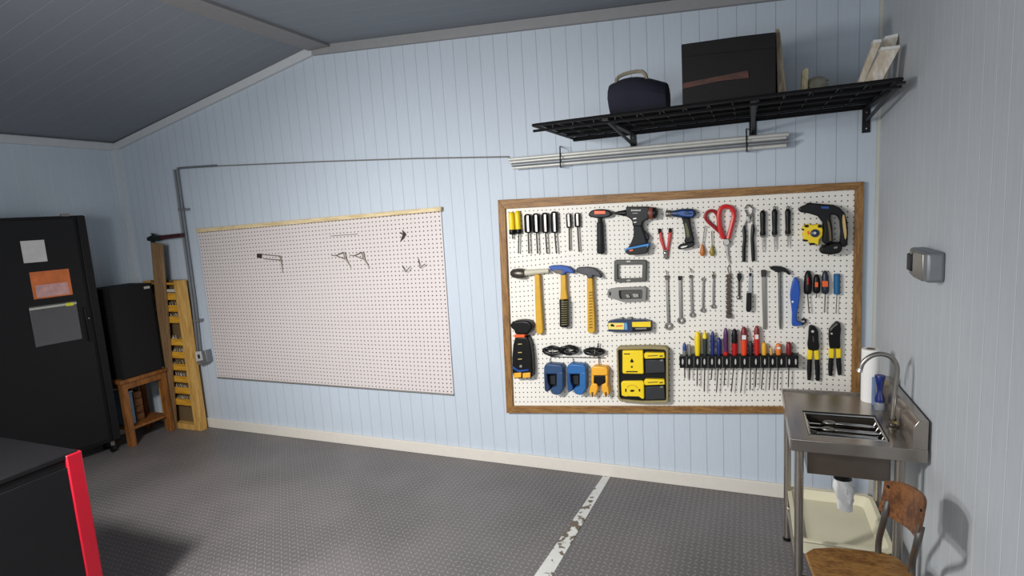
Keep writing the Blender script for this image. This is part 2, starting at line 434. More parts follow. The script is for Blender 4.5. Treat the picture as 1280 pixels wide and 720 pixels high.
# ------------------------------------------------------------------ tool makers
def line(A, B, t): return (A[0] + (B[0] - A[0]) * t, A[1] + (B[1] - A[1]) * t)
HPROF = [(0, .35), (.03, .7), (.1, .95), (.3, 1), (.62, .92), (.8, .8), (.9, .98), (.97, .95), (1, .6)]
def lathe_px(A, B, prof, off, flat=1.0, seg=14):
    s = S((A[0] + B[0]) / 2, (A[1] + B[1]) / 2, off)
    return MB().lathe(wy(*A, off), wy(*B, off), [(k, r * s) for k, r in prof], seg, flat)
def screwdriver(label, group, A, B, C, r, hm, rs=.8, prof=HPROF, collar=None, stripe=None, cap=None, name='screwdriver', cat='screwdriver', tipw=None, shm=None, base=BO):
    off = base + r * S(*A) * 1.03
    t = T(name, label, cat, group)
    h = t.part('handle', lathe_px(A, B, [(k, q * r) for k, q in prof], off), hm)
    s = S(*B)
    d0 = wy(*B, off); d1 = wy(*C, off)
    mb = MB(); mb.lathe(d0, d1, [(0, rs * s), (.9, rs * s), (.93, (tipw or rs * 1.2) * s), (1, (tipw or rs * 1.2) * s * .55)], 8)
    t.part('shaft', mb, shm or DSTEEL)
    if collar:
        L, cm, cr = collar
        t.part('collar', lathe_px(B, line(B, A, L), [(0, cr * .9), (.1, cr), (.85, cr), (1, cr * .8)], off), cm)
    if stripe:
        sm, k0, k1, ww = stripe
        p, q = line(A, B, k0), line(A, B, k1)
        o2 = off + r * s * .8
        mb = MB(); mb.px([(p[0] - ww, p[1]), (p[0] + ww, p[1]), (q[0] + ww, q[1]), (q[0] - ww, q[1])], off, o2 + .004)
        t.part('stripe', mb, sm, h, bevel=.001)
    if cap:
        cm, k = cap
        t.part('end_cap', lathe_px(A, line(A, B, k), [(0, .5 * r), (.3, .92 * r), (1, 1.06 * r)], off, 1), cm, h)
    t.done()

FAT = [(0, .45), (.04, .75), (.12, .98), (.5, 1), (.85, 1), (.95, .95), (1, .7)]
# row one
screwdriver('short yellow-handled screwdriver at the top left corner of the framed board', 'yellow-handled screwdrivers', (638.8, 265), (640.5, 293), (641, 299), 3.5, YELLOW, collar=(.25, BLACK, 3.6), prof=FAT)
screwdriver('yellow-handled screwdriver with a long blade, second from the board’s left edge', 'yellow-handled screwdrivers', (646.5, 263.5), (648.5, 292), (648, 317), 3.5, YELLOW, collar=(.22, BLACK, 3.7), prof=FAT)
for i, (u, v0, lab) in enumerate(((659.3, 267.5, 'black screwdriver with a silver stripe beside the yellow pair'), (669.7, 266.6, 'second of the four black silver-striped screwdrivers from the left'),
                           (681, 265.8, 'third of the four black silver-striped screwdrivers from the left'), (692.5, 264.2, 'rightmost of the four black silver-striped screwdrivers'))):
    screwdriver(lab, 'black screwdrivers with silver stripes', (u, v0), (u + 1, 291), (u + 2 + .4 * i, 317), 4.4, BLACK, prof=FAT, stripe=(STEEL, .08, .95, 1.3), rs=1.0)
screwdriver('left one of two grey-handled nut drivers beside the rubber mallet', 'grey-handled nut drivers', (710.3, 266.5), (711.5, 285), (712, 313), 3.3, DSTEEL, prof=FAT, rs=1.0, stripe=(STEEL, .05, .9, 1.1), name='nut_driver', cat='nut driver')
screwdriver('right one of two grey-handled nut drivers, next to the rubber mallet', 'grey-handled nut drivers', (721.3, 266.0), (722, 284), (724, 315), 3.6, BLACK, prof=FAT, rs=1.0, stripe=(STEEL, .05, .9, 1.3), name='nut_driver', cat='nut driver')

def pxprism(pts, o0, o1, sm=0):
    mb = MB(); mb.px(sm2(pts, sm) if sm else pts, o0, o1); return mb
def Z(o, k): return lambda *p: [(o[0] + a / k, o[1] + b / k) for a, b in p]

t = T('rubber_mallet', 'black mallet with an orange patch on its head, hanging by the drills', 'mallet')
h = t.part('head', pxprism([(735, 269), (737, 265), (741, 262.5), (750, 261.5), (759, 262.5), (763, 265), (764, 268), (761, 271), (754, 272.5), (744, 272.5), (738, 271)], BO, BO + .05, 2), BLACK, bevel=.012, seg=3)
t.part('badge', pxprism([(742.5, 263.5), (756.5, 263.3), (757, 267.5), (743, 268)], BO + .045, BO + .0525), ORANGE, h, 'orange patch', bevel=.002)
t.part('handle', lathe_px((749.8, 271), (751, 317), [(0, 2.6), (.14, 2.8), (.16, 4), (.6, 4.4), (.95, 4.8), (1, 3.8)], BO + .025), RUBBER); t.done()

z = Z((760, 240), 8)
t = T('cordless_drill', 'largest black power tool with a pointed nozzle and blue-rimmed battery', 'power tool')
b = t.part('body', pxprism(z((178, 147), (400, 145), (412, 160), (410, 262), (385, 275), (345, 300), (335, 345), (245, 340), (240, 290), (215, 265), (175, 240)), BO + .004, BO + .06), BLACK, bevel=.010, seg=3)
t.part('nozzle', lathe_px(z((180, 210))[0], z((50, 212))[0], [(0, 4.2), (.35, 3.2), (.8, 1.6), (1, 1.1)], BO + .03), BLACK)
t.part('motor_cap', lathe_px(z((405, 210))[0], z((492, 210))[0], [(0, 7.2), (.1, 7.4), (.85, 7.2), (1, 5.2)], BO + .040), BLACK)
t.part('vent_band', lathe_px(z((412, 212))[0], z((452, 210))[0], [(0, 7.5), (.15, 7.7), (.85, 7.7), (1, 7.5)], BO + .040), mat('red_brown_vent', (128, 66, 52), .5), label='red-brown vent band')
t.part('grip', pxprism(z((248, 325), (335, 325), (352, 380), (375, 440), (395, 520), (300, 548), (190, 570), (230, 500), (252, 440), (254, 380)), BO + .008, BO + .052), mat('dark_grey_grip', (34, 36, 38), .6), bevel=.010, seg=3)
t.part('trigger', pxprism(z((345, 370), (375, 400), (408, 440), (400, 490), (378, 470), (358, 420)), BO + .015, BO + .042), BLACK, bevel=.004)
bt = t.part('battery', pxprism(z((165, 580), (190, 565), (400, 530), (408, 540), (388, 612), (350, 620), (215, 632), (175, 610)), BO + .002, BO + .06), BLACK, bevel=.008)
t.part('battery_rim', pxprism(z((163, 585), (180, 562), (405, 514), (408, 535), (392, 560), (385, 540), (190, 578), (172, 600)), BO + .004, BO + .063), mat('bright_blue_plastic', (40, 130, 200), .4), bt, 'bright blue rim', bevel=.002)
mb = MB()
for k in range(7):
    u = 232 + k * 14
    mb.px(z((u, 176 + (k % 3) * 3), (u + 9, 175), (u + 8, 192), (u + 1, 190)), BO + .055, BO + .0608)
for k in range(5): mb.px(z((246 + k * 11, 210), (253 + k * 11, 209), (253 + k * 11, 214), (246 + k * 11, 215)), BO + .055, BO + .0608)
t.part('lettering', mb, WHITE, b, 'small pale blurred lettering')
mb = MB(); mb.px(z((250, 262), (285, 258), (285, 268), (252, 275)), BO + .05, BO + .0612); mb.px(z((253, 300), (283, 297), (284, 305), (256, 309)), BO + .05, BO + .0612)
t.part('switch', mb, STEEL, b)
mb = MB(); mb.px(z((212, 578), (250, 572), (250, 588), (216, 596)), BO + .05, BO + .0612); t.part('label_mark', mb, ORANGE, bt, 'small orange mark', bevel=.0005)
t.done()

t = T('cordless_drill', 'smaller blue and black cordless drill without a battery', 'power tool')
t.part('chuck', lathe_px(z((640, 215))[0], z((578, 216))[0], [(0, 3.6), (.2, 4.6), (.45, 4.6), (.5, 3.9), (.6, 4.9), (.9, 4.9), (1, 3.5)], BO + .026), STEEL)
b = t.part('body', lathe_px(z((632, 214))[0], z((882, 214))[0], [(0, 3.2), (.1, 4), (.3, 5.6), (.6, 6.4), (.85, 6.2), (.95, 4.6), (1, 2)], BO + .028), DBLUE)
t.part('side_panel', pxprism(z((690, 205), (740, 188), (800, 195), (850, 190), (850, 240), (800, 245), (740, 238), (700, 225)), BO + .03, BO + .0545, 2), BLUE, b, 'bright blue side', bevel=.002)
t.part('grip', pxprism(z((730, 255), (815, 262), (825, 330), (838, 400), (858, 470), (850, 505), (770, 520), (760, 490), (772, 450), (765, 380), (748, 300)), BO + .006, BO + .046), RUBBER, bevel=.009, seg=3)
t.part('grip_panel', pxprism(z((765, 310), (785, 310), (808, 390), (815, 450), (790, 455), (778, 390)), BO + .04, BO + .049), mat('olive_rubber', (96, 98, 62), .6))
f = t.part('foot', pxprism(z((695, 550), (720, 525), (800, 508), (855, 500), (864, 520), (850, 548), (780, 565), (715, 578), (698, 570)), BO + .002, BO + .052), BLACK, bevel=.006)
t.part('contact_slot', pxprism(z((722, 553), (745, 543), (795, 535), (785, 548), (740, 562)), BO + .05, BO + .0535), WHITE, f, 'white slot'); t.done()

t = T('pliers', 'small red-handled pliers hanging open between the two drills', 'pliers')
for pts in (((508, 395), (530, 390), (545, 470), (570, 575), (595, 610), (585, 650), (565, 640), (545, 560), (515, 480)), ((605, 385), (635, 385), (630, 450), (612, 540), (600, 640), (575, 670), (565, 610), (590, 540), (600, 450))):
    t.part('handle', pxprism(z(*[(a, b) for a, b in pts[:3]], *[(a, b) for a, b in pts[3:]]), BO + .002, BO + .018), RED, bevel=.003)
t.part('jaws', pxprism(z((552, 590), (575, 565), (602, 590), (598, 650), (576, 678), (556, 650)), BO, BO + .021), DSTEEL, bevel=.003)
for p in ((516, 392), (620, 388)): t.part('handle_tip', MB().ball(wy(*z(p)[0], BO + .011), (.010, .010, .017)), BLACK)
t.part('pivot', MB().lathe(wy(*z((575, 610))[0], BO + .018), wy(*z((575, 610))[0], BO + .026), [(0, .011), (.6, .011), (1, .007)]), CHROME); t.done()

z = Z((860, 240), 7.2)
screwdriver('awl with an orange teardrop handle at its lower end, left of the red shears', 'upside-down awls', z((130, 575))[0], z((130, 470))[0], z((153, 300))[0], 3.4, mat('orange_brown_wooden_handle', (190, 110, 44), .4), prof=[(0, .5), (.15, .95), (.4, 1), (.8, .5), (1, .3)], rs=.7, name='awl', cat='awl', shm=STEEL)
screwdriver('awl with an olive-yellow handle hanging just left of the red shears’ blade', 'upside-down awls', z((217, 575))[0], z((217, 480))[0], z((213, 345))[0], 3.2, mat('olive_handle', (150, 130, 40), .4), prof=[(0, .5), (.15, .95), (.4, 1), (.8, .5), (1, .3)], rs=.7, name='awl', cat='awl', shm=STEEL)
t = T('pruning_shears', 'large shears with two red looped handles near the top centre', 'shears')
lp = z((300, 375), (240, 320), (175, 260), (155, 215), (180, 178), (225, 170), (262, 205), (280, 280), (305, 350))
t.part('handle', MB().tube([wy(u, v, BO + .014) for u, v in sm2(lp, 4, False)], .0095, 8), mat('deep_red_grip', (150, 28, 34), .35))
lp = z((318, 420), (285, 320), (278, 200), (300, 145), (345, 130), (395, 150), (412, 210), (390, 310), (362, 420))
t.part('handle', MB().tube([wy(u, v, BO + .024) for u, v in sm2(lp, 4, False)], .0125, 8), mat('bright_red_grip', (206, 40, 44), .3))
t.part('joint', pxprism(z((315, 420), (370, 420), (378, 465), (350, 490), (318, 475)), BO + .004, BO + .032), STEEL, bevel=.004)
t.part('blade', pxprism(z((325, 470), (358, 485), (362, 560), (375, 640), (368, 650), (345, 560)), BO + .010, BO + .018), STEEL, bevel=.001); t.done()
t = T('pegboard_hook', 'thin wire hook from which the textured steel chain bar hangs', 'hook')
t.part('hook', MB().tube([wy(912, 331, BO + .001), wy(909.5, 335, BO + .02), wy(911, 341, BO + .015), wy(914, 343.5, BO + .012)], .004, 6), WIRE); t.done()
t = T('locking_snips', 'compound snips with a chrome head and two slim black handles', 'snips')
t.part('head', MB().tube([wy(*p, BO + .012) for p in z((510, 150), (540, 115), (590, 150), (580, 190), (545, 225), (515, 160))], .005, 6), CHROME)
t.part('jaws', pxprism(z((530, 215), (555, 210), (560, 260), (540, 280), (526, 255)), BO + .002, BO + .016), STEEL, bevel=.002)
t.part('linkage', MB().tube([wy(*p, BO + .010) for p in z((530, 250), (506, 310))], .0045, 6).tube([wy(*p, BO + .010) for p in z((550, 250), (585, 200), (585, 300))], .0045, 6), STEEL)
t.part('handle', MB().tube([wy(*p, BO + .014) for p in z((507, 300), (505, 340), (510, 420), (502, 520), (503, 628))], [.005, .010, .009, .010, .009], 8), BLACK)
t.part('handle', MB().tube([wy(*p, BO + .014) for p in z((582, 290), (584, 340), (578, 420), (584, 520), (588, 622))], [.006, .011, .009, .010, .009], 8), BLACK); t.done()
KP = [(0, .3), (.04, .7), (.12, .95), (.3, .9), (.6, .85), (.8, .8), (.93, 1), (1, .8)]
for u, v0, v1, v2, lab in ((672, 165, 390, 545, 'left one of three black-handled knives in the top row'), (779, 152, 385, 535, 'middle one of three black-handled knives in the top row'), (898, 150, 378, 508, 'right one of three black-handled knives, nearest the big nail gun')):
    off = BO + .017
    t = T('knife', lab, 'knife', 'black-handled knives in the top row')
    A = z((u, v0))[0]; B = z((u + 1, v1))[0]; C = z((u, v2))[0]
    t.part('handle', lathe_px(A, B, [(k, q * 3.9) for k, q in KP], off, .85), BLACK)
    t.part('bolster', lathe_px(B, (B[0], B[1] + 2.6), [(0, 3.7), (.5, 3.4), (1, 1.5)], off, .7), STEEL)
    t.part('blade', pxprism([(B[0] - 1.4, B[1] + 2), (B[0] + 1.4, B[1] + 2), (C[0] + 1.0, C[1] - 4), (C[0], C[1])], off - .002, off + .002), STEEL)
    if u > 700: t.part('hanging_ring', MB().tube([wy(A[0] + a, A[1] + b, off) for a, b in ((-1, 0), (-1.2, -2), (0, -3.6), (1.2, -2), (1, 0))], .003, 6), DSTEEL)
    t.done()

z = Z((980, 220), 6.54)
t = T('nail_gun', 'big black nail gun with a closed loop handle at the top right', 'power tool')
b = t.part('body', pxprism(z((118, 278), (135, 252), (180, 235), (195, 218), (300, 228), (400, 235), (455, 258), (495, 300), (520, 370), (525, 460), (520, 560), (505, 580), (478, 580), (462, 560), (470, 460), (462, 370), (440, 325), (390, 312), (380, 330), (395, 420), (400, 540), (340, 560), (318, 540), (330, 440), (318, 380), (280, 330), (200, 305), (140, 298)), BO + .006, BO + .066), BLACK, bevel=.008, seg=3)
t.part('nose', lathe_px(z((215, 258))[0], z((125, 280))[0], [(0, 4.2), (.5, 3.8), (.9, 3.2), (1, 2)], BO + .035), RUBBER)
t.part('brand_stripe', pxprism(z((302, 248), (365, 250), (368, 268), (306, 265)), BO + .06, BO + .068), BLUE, b, 'small blue stripe')
t.part('side_window', pxprism(z((480, 320), (495, 325), (505, 400), (512, 480), (500, 520), (488, 460), (478, 380)), BO + .06, BO + .068, 2), mat('pale_tan_plastic', (196, 168, 110), .5), b, 'narrow tan inlay on the rear handle')
t.part('grip_texture', pxprism(z((352, 360), (372, 380), (386, 460), (388, 530), (372, 530), (366, 450)), BO + .06, BO + .069, 0), mat('bronze_grip', (96, 82, 54), .6), b)
t.part('magazine', pxprism(z((290, 605), (320, 575), (400, 545), (470, 545), (478, 575), (475, 610), (455, 632), (380, 645), (305, 635)), BO + .002, BO + .072), BLACK, bevel=.008)
t.part('trigger', pxprism(z((405, 585), (425, 575), (440, 580), (430, 592), (408, 594)), BO + .07, BO + .076), STEEL); t.done()
t = T('spool', 'bright yellow notched spool in front of the nail gun', 'spool')
c = t.part('casing', pxprism(z((160, 405), (195, 392), (235, 402), (275, 392), (308, 405), (320, 440), (316, 490), (290, 520), (282, 570), (262, 558), (225, 560), (190, 530), (165, 520), (152, 480), (160, 450), (148, 430)), BO, BO + .045), YELLOW, bevel=.005)
t.part('hub', MB().lathe(wy(*z((252, 468))[0], BO + .04), wy(*z((252, 468))[0], BO + .056), [(0, .021), (.7, .021), (1, .014)], 16), DBLUE, label='dark blue hub')
t.part('hub_cap', MB().lathe(wy(*z((252, 466))[0], BO + .054), wy(*z((252, 466))[0], BO + .062), [(0, .010), (1, .007)], 12), STEEL)
for p, r in (((185, 410), (20, 12)), ((292, 412), (18, 12)), ((175, 528), (22, 9)), ((232, 556), (26, 10)), ((156, 438), (9, 8))):
    pts = [(p[0] + r[0] * math.cos(a * PI / 5), p[1] + r[1] * math.sin(a * PI / 5)) for a in range(10)]
    t.part('notch', pxprism(z(*pts), BO + .002, BO + .048), BLACK, bevel=.002)
t.part('mark', pxprism(z((188, 455), (205, 448), (212, 470), (196, 482)), BO + .04, BO + .047), ORANGE, c, 'small orange mark')
t.done()

# row two
z = Z((620, 310), 6)
t = T('hammer', 'hammer with a long whitish head and a plain flat yellow handle', 'hammer')
t.part('head', lathe_px(z((205, 187))[0], z((398, 170))[0], [(0, 3.6), (.2, 3.6), (.7, 3), (.88, 2.4), (.92, 3), (1, 2.8)], BO + .03), mat('worn_white_head', (196, 190, 172), .55))
t.part('striking_face', lathe_px(z((215, 192))[0], z((112, 190))[0], [(0, 5), (.15, 6), (.5, 6), (.85, 5), (1, 2.5)], BO + .036), DSTEEL, label='dark steel striking end')
t.part('handle', pxprism(z((288, 200), (325, 200), (336, 400), (352, 625), (340, 648), (315, 650), (300, 630), (292, 400)), BO + .012, BO + .040), OCHRE, bevel=.006, seg=3); t.done()
t = T('claw_hammer', 'claw hammer with a blue-painted head and a ribbed black grip', 'hammer')
t.part('head', pxprism(z((390, 140), (420, 132), (480, 130), (540, 140), (578, 165), (588, 190), (560, 190), (525, 182), (510, 205), (485, 205), (470, 185), (430, 180), (410, 165)), BO + .012, BO + .046), mat('chipped_blue_paint', (40, 76, 148), .5, .2, .25, 40), bevel=.006, seg=3)
t.part('claw_steel', pxprism(z((430, 160), (500, 165), (505, 195), (455, 195), (430, 182)), BO + .02, BO + .0475), DSTEEL, bevel=.002)
t.part('handle', pxprism(z((482, 200), (522, 200), (524, 300), (535, 385), (480, 390), (484, 300)), BO + .016, BO + .042), OCHRE, bevel=.006, seg=3)
g = t.part('grip', lathe_px(z((508, 385))[0], z((512, 590))[0], [(0, 5), (.03, 5.4), (.5, 5.2), (.97, 5.6), (1, 4.6)], BO + .031), BLACK)
mb = MB()
for k in range(11): mb.px(z((488, 402 + 17 * k), (530, 401 + 17 * k), (530, 407 + 17 * k), (488, 408 + 17 * k)), BO + .04, BO + .0625)
t.part('grip_ribs', mb, mat('olive_ribs', (116, 108, 62), .6), g); t.done()
t = T('claw_hammer', 'claw hammer with a dark steel head and a lettered yellow handle', 'hammer')
t.part('head', pxprism(z((598, 160), (612, 146), (680, 142), (735, 150), (775, 180), (792, 215), (785, 230), (755, 212), (725, 208), (722, 228), (685, 228), (678, 205), (630, 195), (602, 178)), BO + .012, BO + .046), mat('worn_dark_head', (70, 70, 74), .42, .6, .3, 40), bevel=.006, seg=3)
hd = t.part('handle', pxprism(z((680, 225), (722, 225), (728, 350), (738, 500), (742, 625), (725, 642), (700, 642), (685, 625), (684, 450), (682, 330)), BO + .014, BO + .042), OCHRE, bevel=.006, seg=3)
mb = MB()
for k in range(13):
    y = 330 + k * 22
    mb.px(z((698, y), (722, y - 3), (724, y + 8), (712, y + 4), (700, y + 11)), BO + .035, BO + .0428)
t.part('lettering', mb, mat('brown_lettering', (112, 78, 20), .6), hd, 'worn brown lettering down the handle'); t.done()

z = Z((740, 310), 6)
t = T('battery_bracket', 'open square grey plastic bracket above the flat grey one', 'bracket')
mb = MB(); o = z((165, 98), (180, 90), (395, 90), (408, 105), (404, 250), (180, 258), (165, 245)); i_ = z((190, 125), (200, 125), (372, 122), (378, 126), (374, 226), (200, 232), (190, 228))
fo = [wy(a, b, BO + .03) for a, b in o]; fi = [wy(a, b, BO + .03) for a, b in i_]
bo = [Vector((p.x, -BO, p.z)) for p in fo]; bi = [Vector((p.x, -BO, p.z)) for p in fi]
def ringmesh(fo, fi, bo, bi):
    mb = MB(); n = len(fo)
    r = [[mb.b.verts.new(p) for p in q] for q in (bo, fo, fi, bi)]
    for a in range(4):
        b = (a + 1) % 4
        for j in range(n):
            k = (j + 1) % n; mb.b.faces.new((r[a][j], r[a][k], r[b][k], r[b][j]))
    return mb
t.part('bracket', ringmesh(fo, fi, bo, bi), mat('dark_grey_bracket', (76, 76, 72), .45, .3), bevel=.004)
mb = MB(); mb.px(z((258, 96), (288, 95), (288, 105), (258, 106)), BO + .025, BO + .034); mb.px(z((260, 238), (290, 237), (290, 248), (260, 249)), BO + .025, BO + .034)
t.part('screw_tab', mb, STEEL); t.done()
t = T('charger_base', 'flat grey plate with a tab at its left, below the square bracket', 'bracket')
o = z((115, 330), (120, 312), (175, 300), (400, 292), (408, 310), (405, 395), (230, 405), (170, 385), (118, 372)); i_ = z((203, 330), (204, 318), (240, 316), (368, 314), (378, 322), (376, 380), (230, 384), (212, 382), (204, 360))
fo = [wy(a, b, BO + .03) for a, b in o]; fi = [wy(a, b, BO + .03) for a, b in i_]
t.part('rim', ringmesh(fo, fi, [Vector((p.x, -BO, p.z)) for p in fo], [Vector((p.x, -BO, p.z)) for p in fi]), GREY, bevel=.003)
t.part('tray', pxprism(z((200, 312), (380, 310), (380, 386), (200, 388)), BO, BO + .010), mat('dark_tray', (66, 64, 60), .5))
mb = MB(); mb.px(z((250, 350), (275, 345), (290, 372), (260, 378)), BO + .008, BO + .02); mb.px(z((300, 345), (350, 342), (352, 370), (310, 374)), BO + .008, BO + .018)
t.part('fitting', mb, STEEL, bevel=.002)
t.part('tab_slot', pxprism(z((128, 330), (140, 328), (142, 355), (130, 358)), BO + .025, BO + .032), BLACK); t.done()
t = T('spare_battery', 'long yellow, blue and black battery lying flat in mid board', 'battery')
c = t.part('casing', pxprism(z((118, 552), (180, 538), (400, 542), (440, 552), (442, 625), (300, 632), (120, 628)), BO, BO + .05), DBLUE, bevel=.004)
t.part('label_panel', pxprism(z((122, 562), (240, 562), (240, 612), (122, 610)), BO + .04, BO + .053), mat('pale_yellow_label', (232, 216, 110), .5), c, 'pale yellow label')
t.part('label_mark', pxprism(z((138, 576), (150, 568), (168, 580), (165, 590), (142, 588)), BO + .05, BO + .055), BLACK, c)
t.part('label_text', pxprism(z((180, 582), (228, 578), (228, 588), (182, 592)), BO + .05, BO + .0545), ORANGE, c, 'orange writing')
t.part('flash', pxprism(z((242, 562), (262, 562), (266, 612), (244, 612)), BO + .04, BO + .0525), mat('sky_blue_plastic', (90, 160, 210), .4), c, 'sky blue flash')
t.part('top_panel', pxprism(z((300, 556), (438, 552), (440, 592), (302, 592)), BO + .04, BO + .054), YELLOW, c, 'yellow panel')
t.part('base_panel', pxprism(z((300, 595), (438, 595), (438, 624), (302, 628)), BO + .04, BO + .0525), BLACK, c)
t.part('grey_text', pxprism(z((326, 600), (408, 599), (408, 609), (327, 611)), BO + .05, BO + .054), GREY, c, 'pale grey writing')
for a in (((200, 528), (228, 522), (230, 540), (202, 540)), ((262, 524), (295, 520), (298, 540), (262, 542))):
    t.part('terminal', pxprism(z(*a), BO, BO + .03), GREY, bevel=.002)
t.done()

z = Z((815, 320), 7.2)
def wrench(label, A, B, ra, rb, rsh, topm=None, ring=True, topring=False, group='combination wrenches'):
    A = z(A)[0]; B = z(B)[0]; off = BO + .008
    t = T('wrench', label, 'wrench', group)
    s = S(*A); d = Vector((B[0] - A[0], B[1] - A[1])).normalized(); n = Vector((-d.y, d.x))
    def rect(p, q, w1, w2): return [(p[0] + n.x * w1, p[1] + n.y * w1), (p[0] - n.x * w1, p[1] - n.y * w1), (q[0] - n.x * w2, q[1] - n.y * w2), (q[0] + n.x * w2, q[1] + n.y * w2)]
    p0 = (A[0], A[1] + ra * .5); p1 = (B[0] - d.x * rb * .8, B[1] - d.y * rb * .8)
    t.part('shank', pxprism(rect(p0, p1, rsh, rsh * .9), off - .004, off + .005), STEEL, bevel=.0015)
    def ringpart(c, r, nm):
        o = [(c[0] + r * math.cos(a * PI / 8), c[1] + r * math.sin(a * PI / 8)) for a in range(16)]; i2 = [(c[0] + r * .52 * math.cos(a * PI / 8), c[1] + r * .52 * math.sin(a * PI / 8)) for a in range(16)]
        fo = [wy(a, b, off + .008) for a, b in o]; fi = [wy(a, b, off + .008) for a, b in i2]
        t.part(nm, ringmesh(fo, fi, [Vector((p.x, -BO, p.z)) for p in fo], [Vector((p.x, -BO, p.z)) for p in fi]), STEEL, bevel=.001)
    ringpart(B, rb, 'ring_end')
    if topring: ringpart(A, ra, 'open_end')
    else:
        t.part('open_end', pxprism([(A[0] - ra, A[1] - 1), (A[0] - ra * .4, A[1] - 1.4), (A[0], A[1] + .6), (A[0] + ra * .4, A[1] - 1.4), (A[0] + ra, A[1] - 1), (A[0] + rsh, A[1] + ra * 1.6), (A[0] - rsh, A[1] + ra * 1.6)], BO, off + .007), topm or DSTEEL, bevel=.001)
    t.done()
wrench('largest combination wrench, leftmost of the row of five', (132, 185), (147, 632), 2.8, 4.9, 1.7)
wrench('combination wrench with a dark top, second from the left in the row of five', (250, 190), (258, 580), 2.5, 4.5, 1.9, BLACK)
wrench('brownish slim wrench in the middle of the row of five', (348, 182), (360, 530), 2.0, 3.4, 1.5)
wrench('shorter wrench with a ring at both ends', (458, 210), (456, 488), 2.4, 3.1, 1.2, topring=True)
wrench('smallest slim wrench at the right end of the row of five', (551, 178), (550, 455), 2.0, 2.8, 1.1)
for u, v, lab in ((128, 130, 'little wire hook above the largest wrench'), (347, 110, 'little wire hook above the middle wrench'), (550, 140, 'little wire hook above the smallest wrench'), (783, 135, 'little wire hook above the short black-topped bar'), (882, 105, 'little wire loop above the black brush')):
    t = T('pegboard_hook', lab, 'hook', 'little hooks above the wrenches'); a = z((u - 6, v), (u + 2, v + 14), (u + 8, v + 40))
    t.part('hook', MB().tube([wy(*a[0], BO - .001), wy(*a[1], BO + .016), wy(*a[2], BO + .012)], .003, 6), WIRE); t.done()

t = T('chain_bar', 'dark textured steel chain folded straight, hanging below the red shears', 'chain')
mb = MB()
for k in range(19):
    v = 172 + k * 20.5; u = 690 + (4 if k % 2 else -4)
    a = z((u - 22, v), (u, v - 8), (u + 22, v + 2), (u + 18, v + 17), (u, v + 12), (u - 20, v + 19))
    mb.px(a, BO + .001, BO + .018 + (.004 if k % 2 else 0))
t.part('links', mb, mat('oily_chain_steel', (92, 80, 72), .4, .6, .3, 50), bevel=.0015)
t.part('backing', pxprism(z((680, 165), (702, 165), (704, 555), (678, 555)), BO, BO + .012), DSTEEL)
t.part('end_link', pxprism(z((668, 520), (712, 520), (716, 555), (690, 566), (668, 552)), BO, BO + .026), DSTEEL, bevel=.003); t.done()
t = T('ratchet', 'short black-topped steel ratchet left of the black brush', 'ratchet')
t.part('head', pxprism(z((766, 160), (800, 158), (804, 200), (793, 230), (775, 230), (766, 195)), BO, BO + .022), BLACK, bevel=.003)
t.part('shank', lathe_px(z((784, 225))[0], z((782, 362))[0], [(0, 1.6), (1, 1.3)], BO + .009), DSTEEL)
t.part('drive', lathe_px(z((780, 358))[0], z((778, 390))[0], [(0, 1.8), (.2, 2.4), (.8, 2.4), (1, 1.8)], BO + .010), STEEL); t.done()
t = T('brush', 'narrow steel-backed brush with a black block at its lower end', 'brush')
t.part('stem', pxprism(z((868, 165), (902, 165), (902, 340), (868, 340)), BO + .002, BO + .010), mat('pale_brushed_steel', (168, 170, 172), .35, .7), bevel=.001)
t.part('clip', pxprism(z((872, 155), (896, 155), (894, 185), (876, 185)), BO, BO + .014), BLACK, bevel=.001)
t.part('block', pxprism(z((850, 338), (896, 338), (894, 480), (880, 508), (850, 500), (846, 480)), BO, BO + .038), BLACK, bevel=.004); t.done()

z = Z((940, 320), 7.2)
t = T('file', 'long flat steel file with a dark square top, left of the T-handle', 'file')
t.part('handle', pxprism(z((80, 135), (95, 126), (120, 128), (132, 140), (126, 185), (84, 190)), BO, BO + .026), mat('dark_brown_rubber', (44, 38, 36), .6), bevel=.003)
t.part('blade', pxprism(z((84, 188), (124, 186), (130, 650), (120, 662), (100, 660)), BO + .004, BO + .012), STEEL, bevel=.001); t.done()
t = T('t_handle_wrench', 'T-handled tool with a curved black grip and a long steel rod', 'wrench')
t.part('grip', pxprism(z((162, 103), (200, 92), (260, 97), (310, 118), (340, 150), (343, 168), (325, 168), (300, 148), (250, 138), (235, 150), (200, 135), (168, 118)), BO, BO + .032, 2), BLACK, bevel=.005)
t.part('rod', lathe_px(z((246, 145))[0], z((254, 660))[0], [(0, 2.4), (.06, 1.9), (.9, 1.7), (.98, 1.1), (1, .7)], BO + .012), STEEL); t.done()
t = T('hook_tool', 'blue bulging handle with a small dark hook at the bottom', 'hook tool')
t.part('handle', pxprism(z((378, 205), (398, 195), (414, 208), (426, 260), (432, 350), (418, 450), (404, 520), (404, 570), (420, 600), (455, 605), (430, 628), (385, 633), (360, 622), (362, 520), (352, 430), (345, 350), (358, 270)), BO, BO + .040, 2), mat('bright_blue_grip', (24, 78, 170), .4), bevel=.008, seg=3)
t.part('hook', MB().tube([wy(*p, BO + .016) for p in z((420, 612), (455, 612), (482, 595), (480, 572), (462, 566), (450, 580))], .006, 8), BLACK)
t.part('rivet', MB().lathe(wy(*z((366, 412))[0], BO + .038), wy(*z((366, 412))[0], BO + .044), [(0, .006), (1, .005)], 10), WHITE); t.done()
H2 = [(0, .35), (.06, .6), (.2, .85), (.5, 1), (.8, 1), (.93, .95), (1, .6)]
G = 'stubby black screwdrivers at the right'
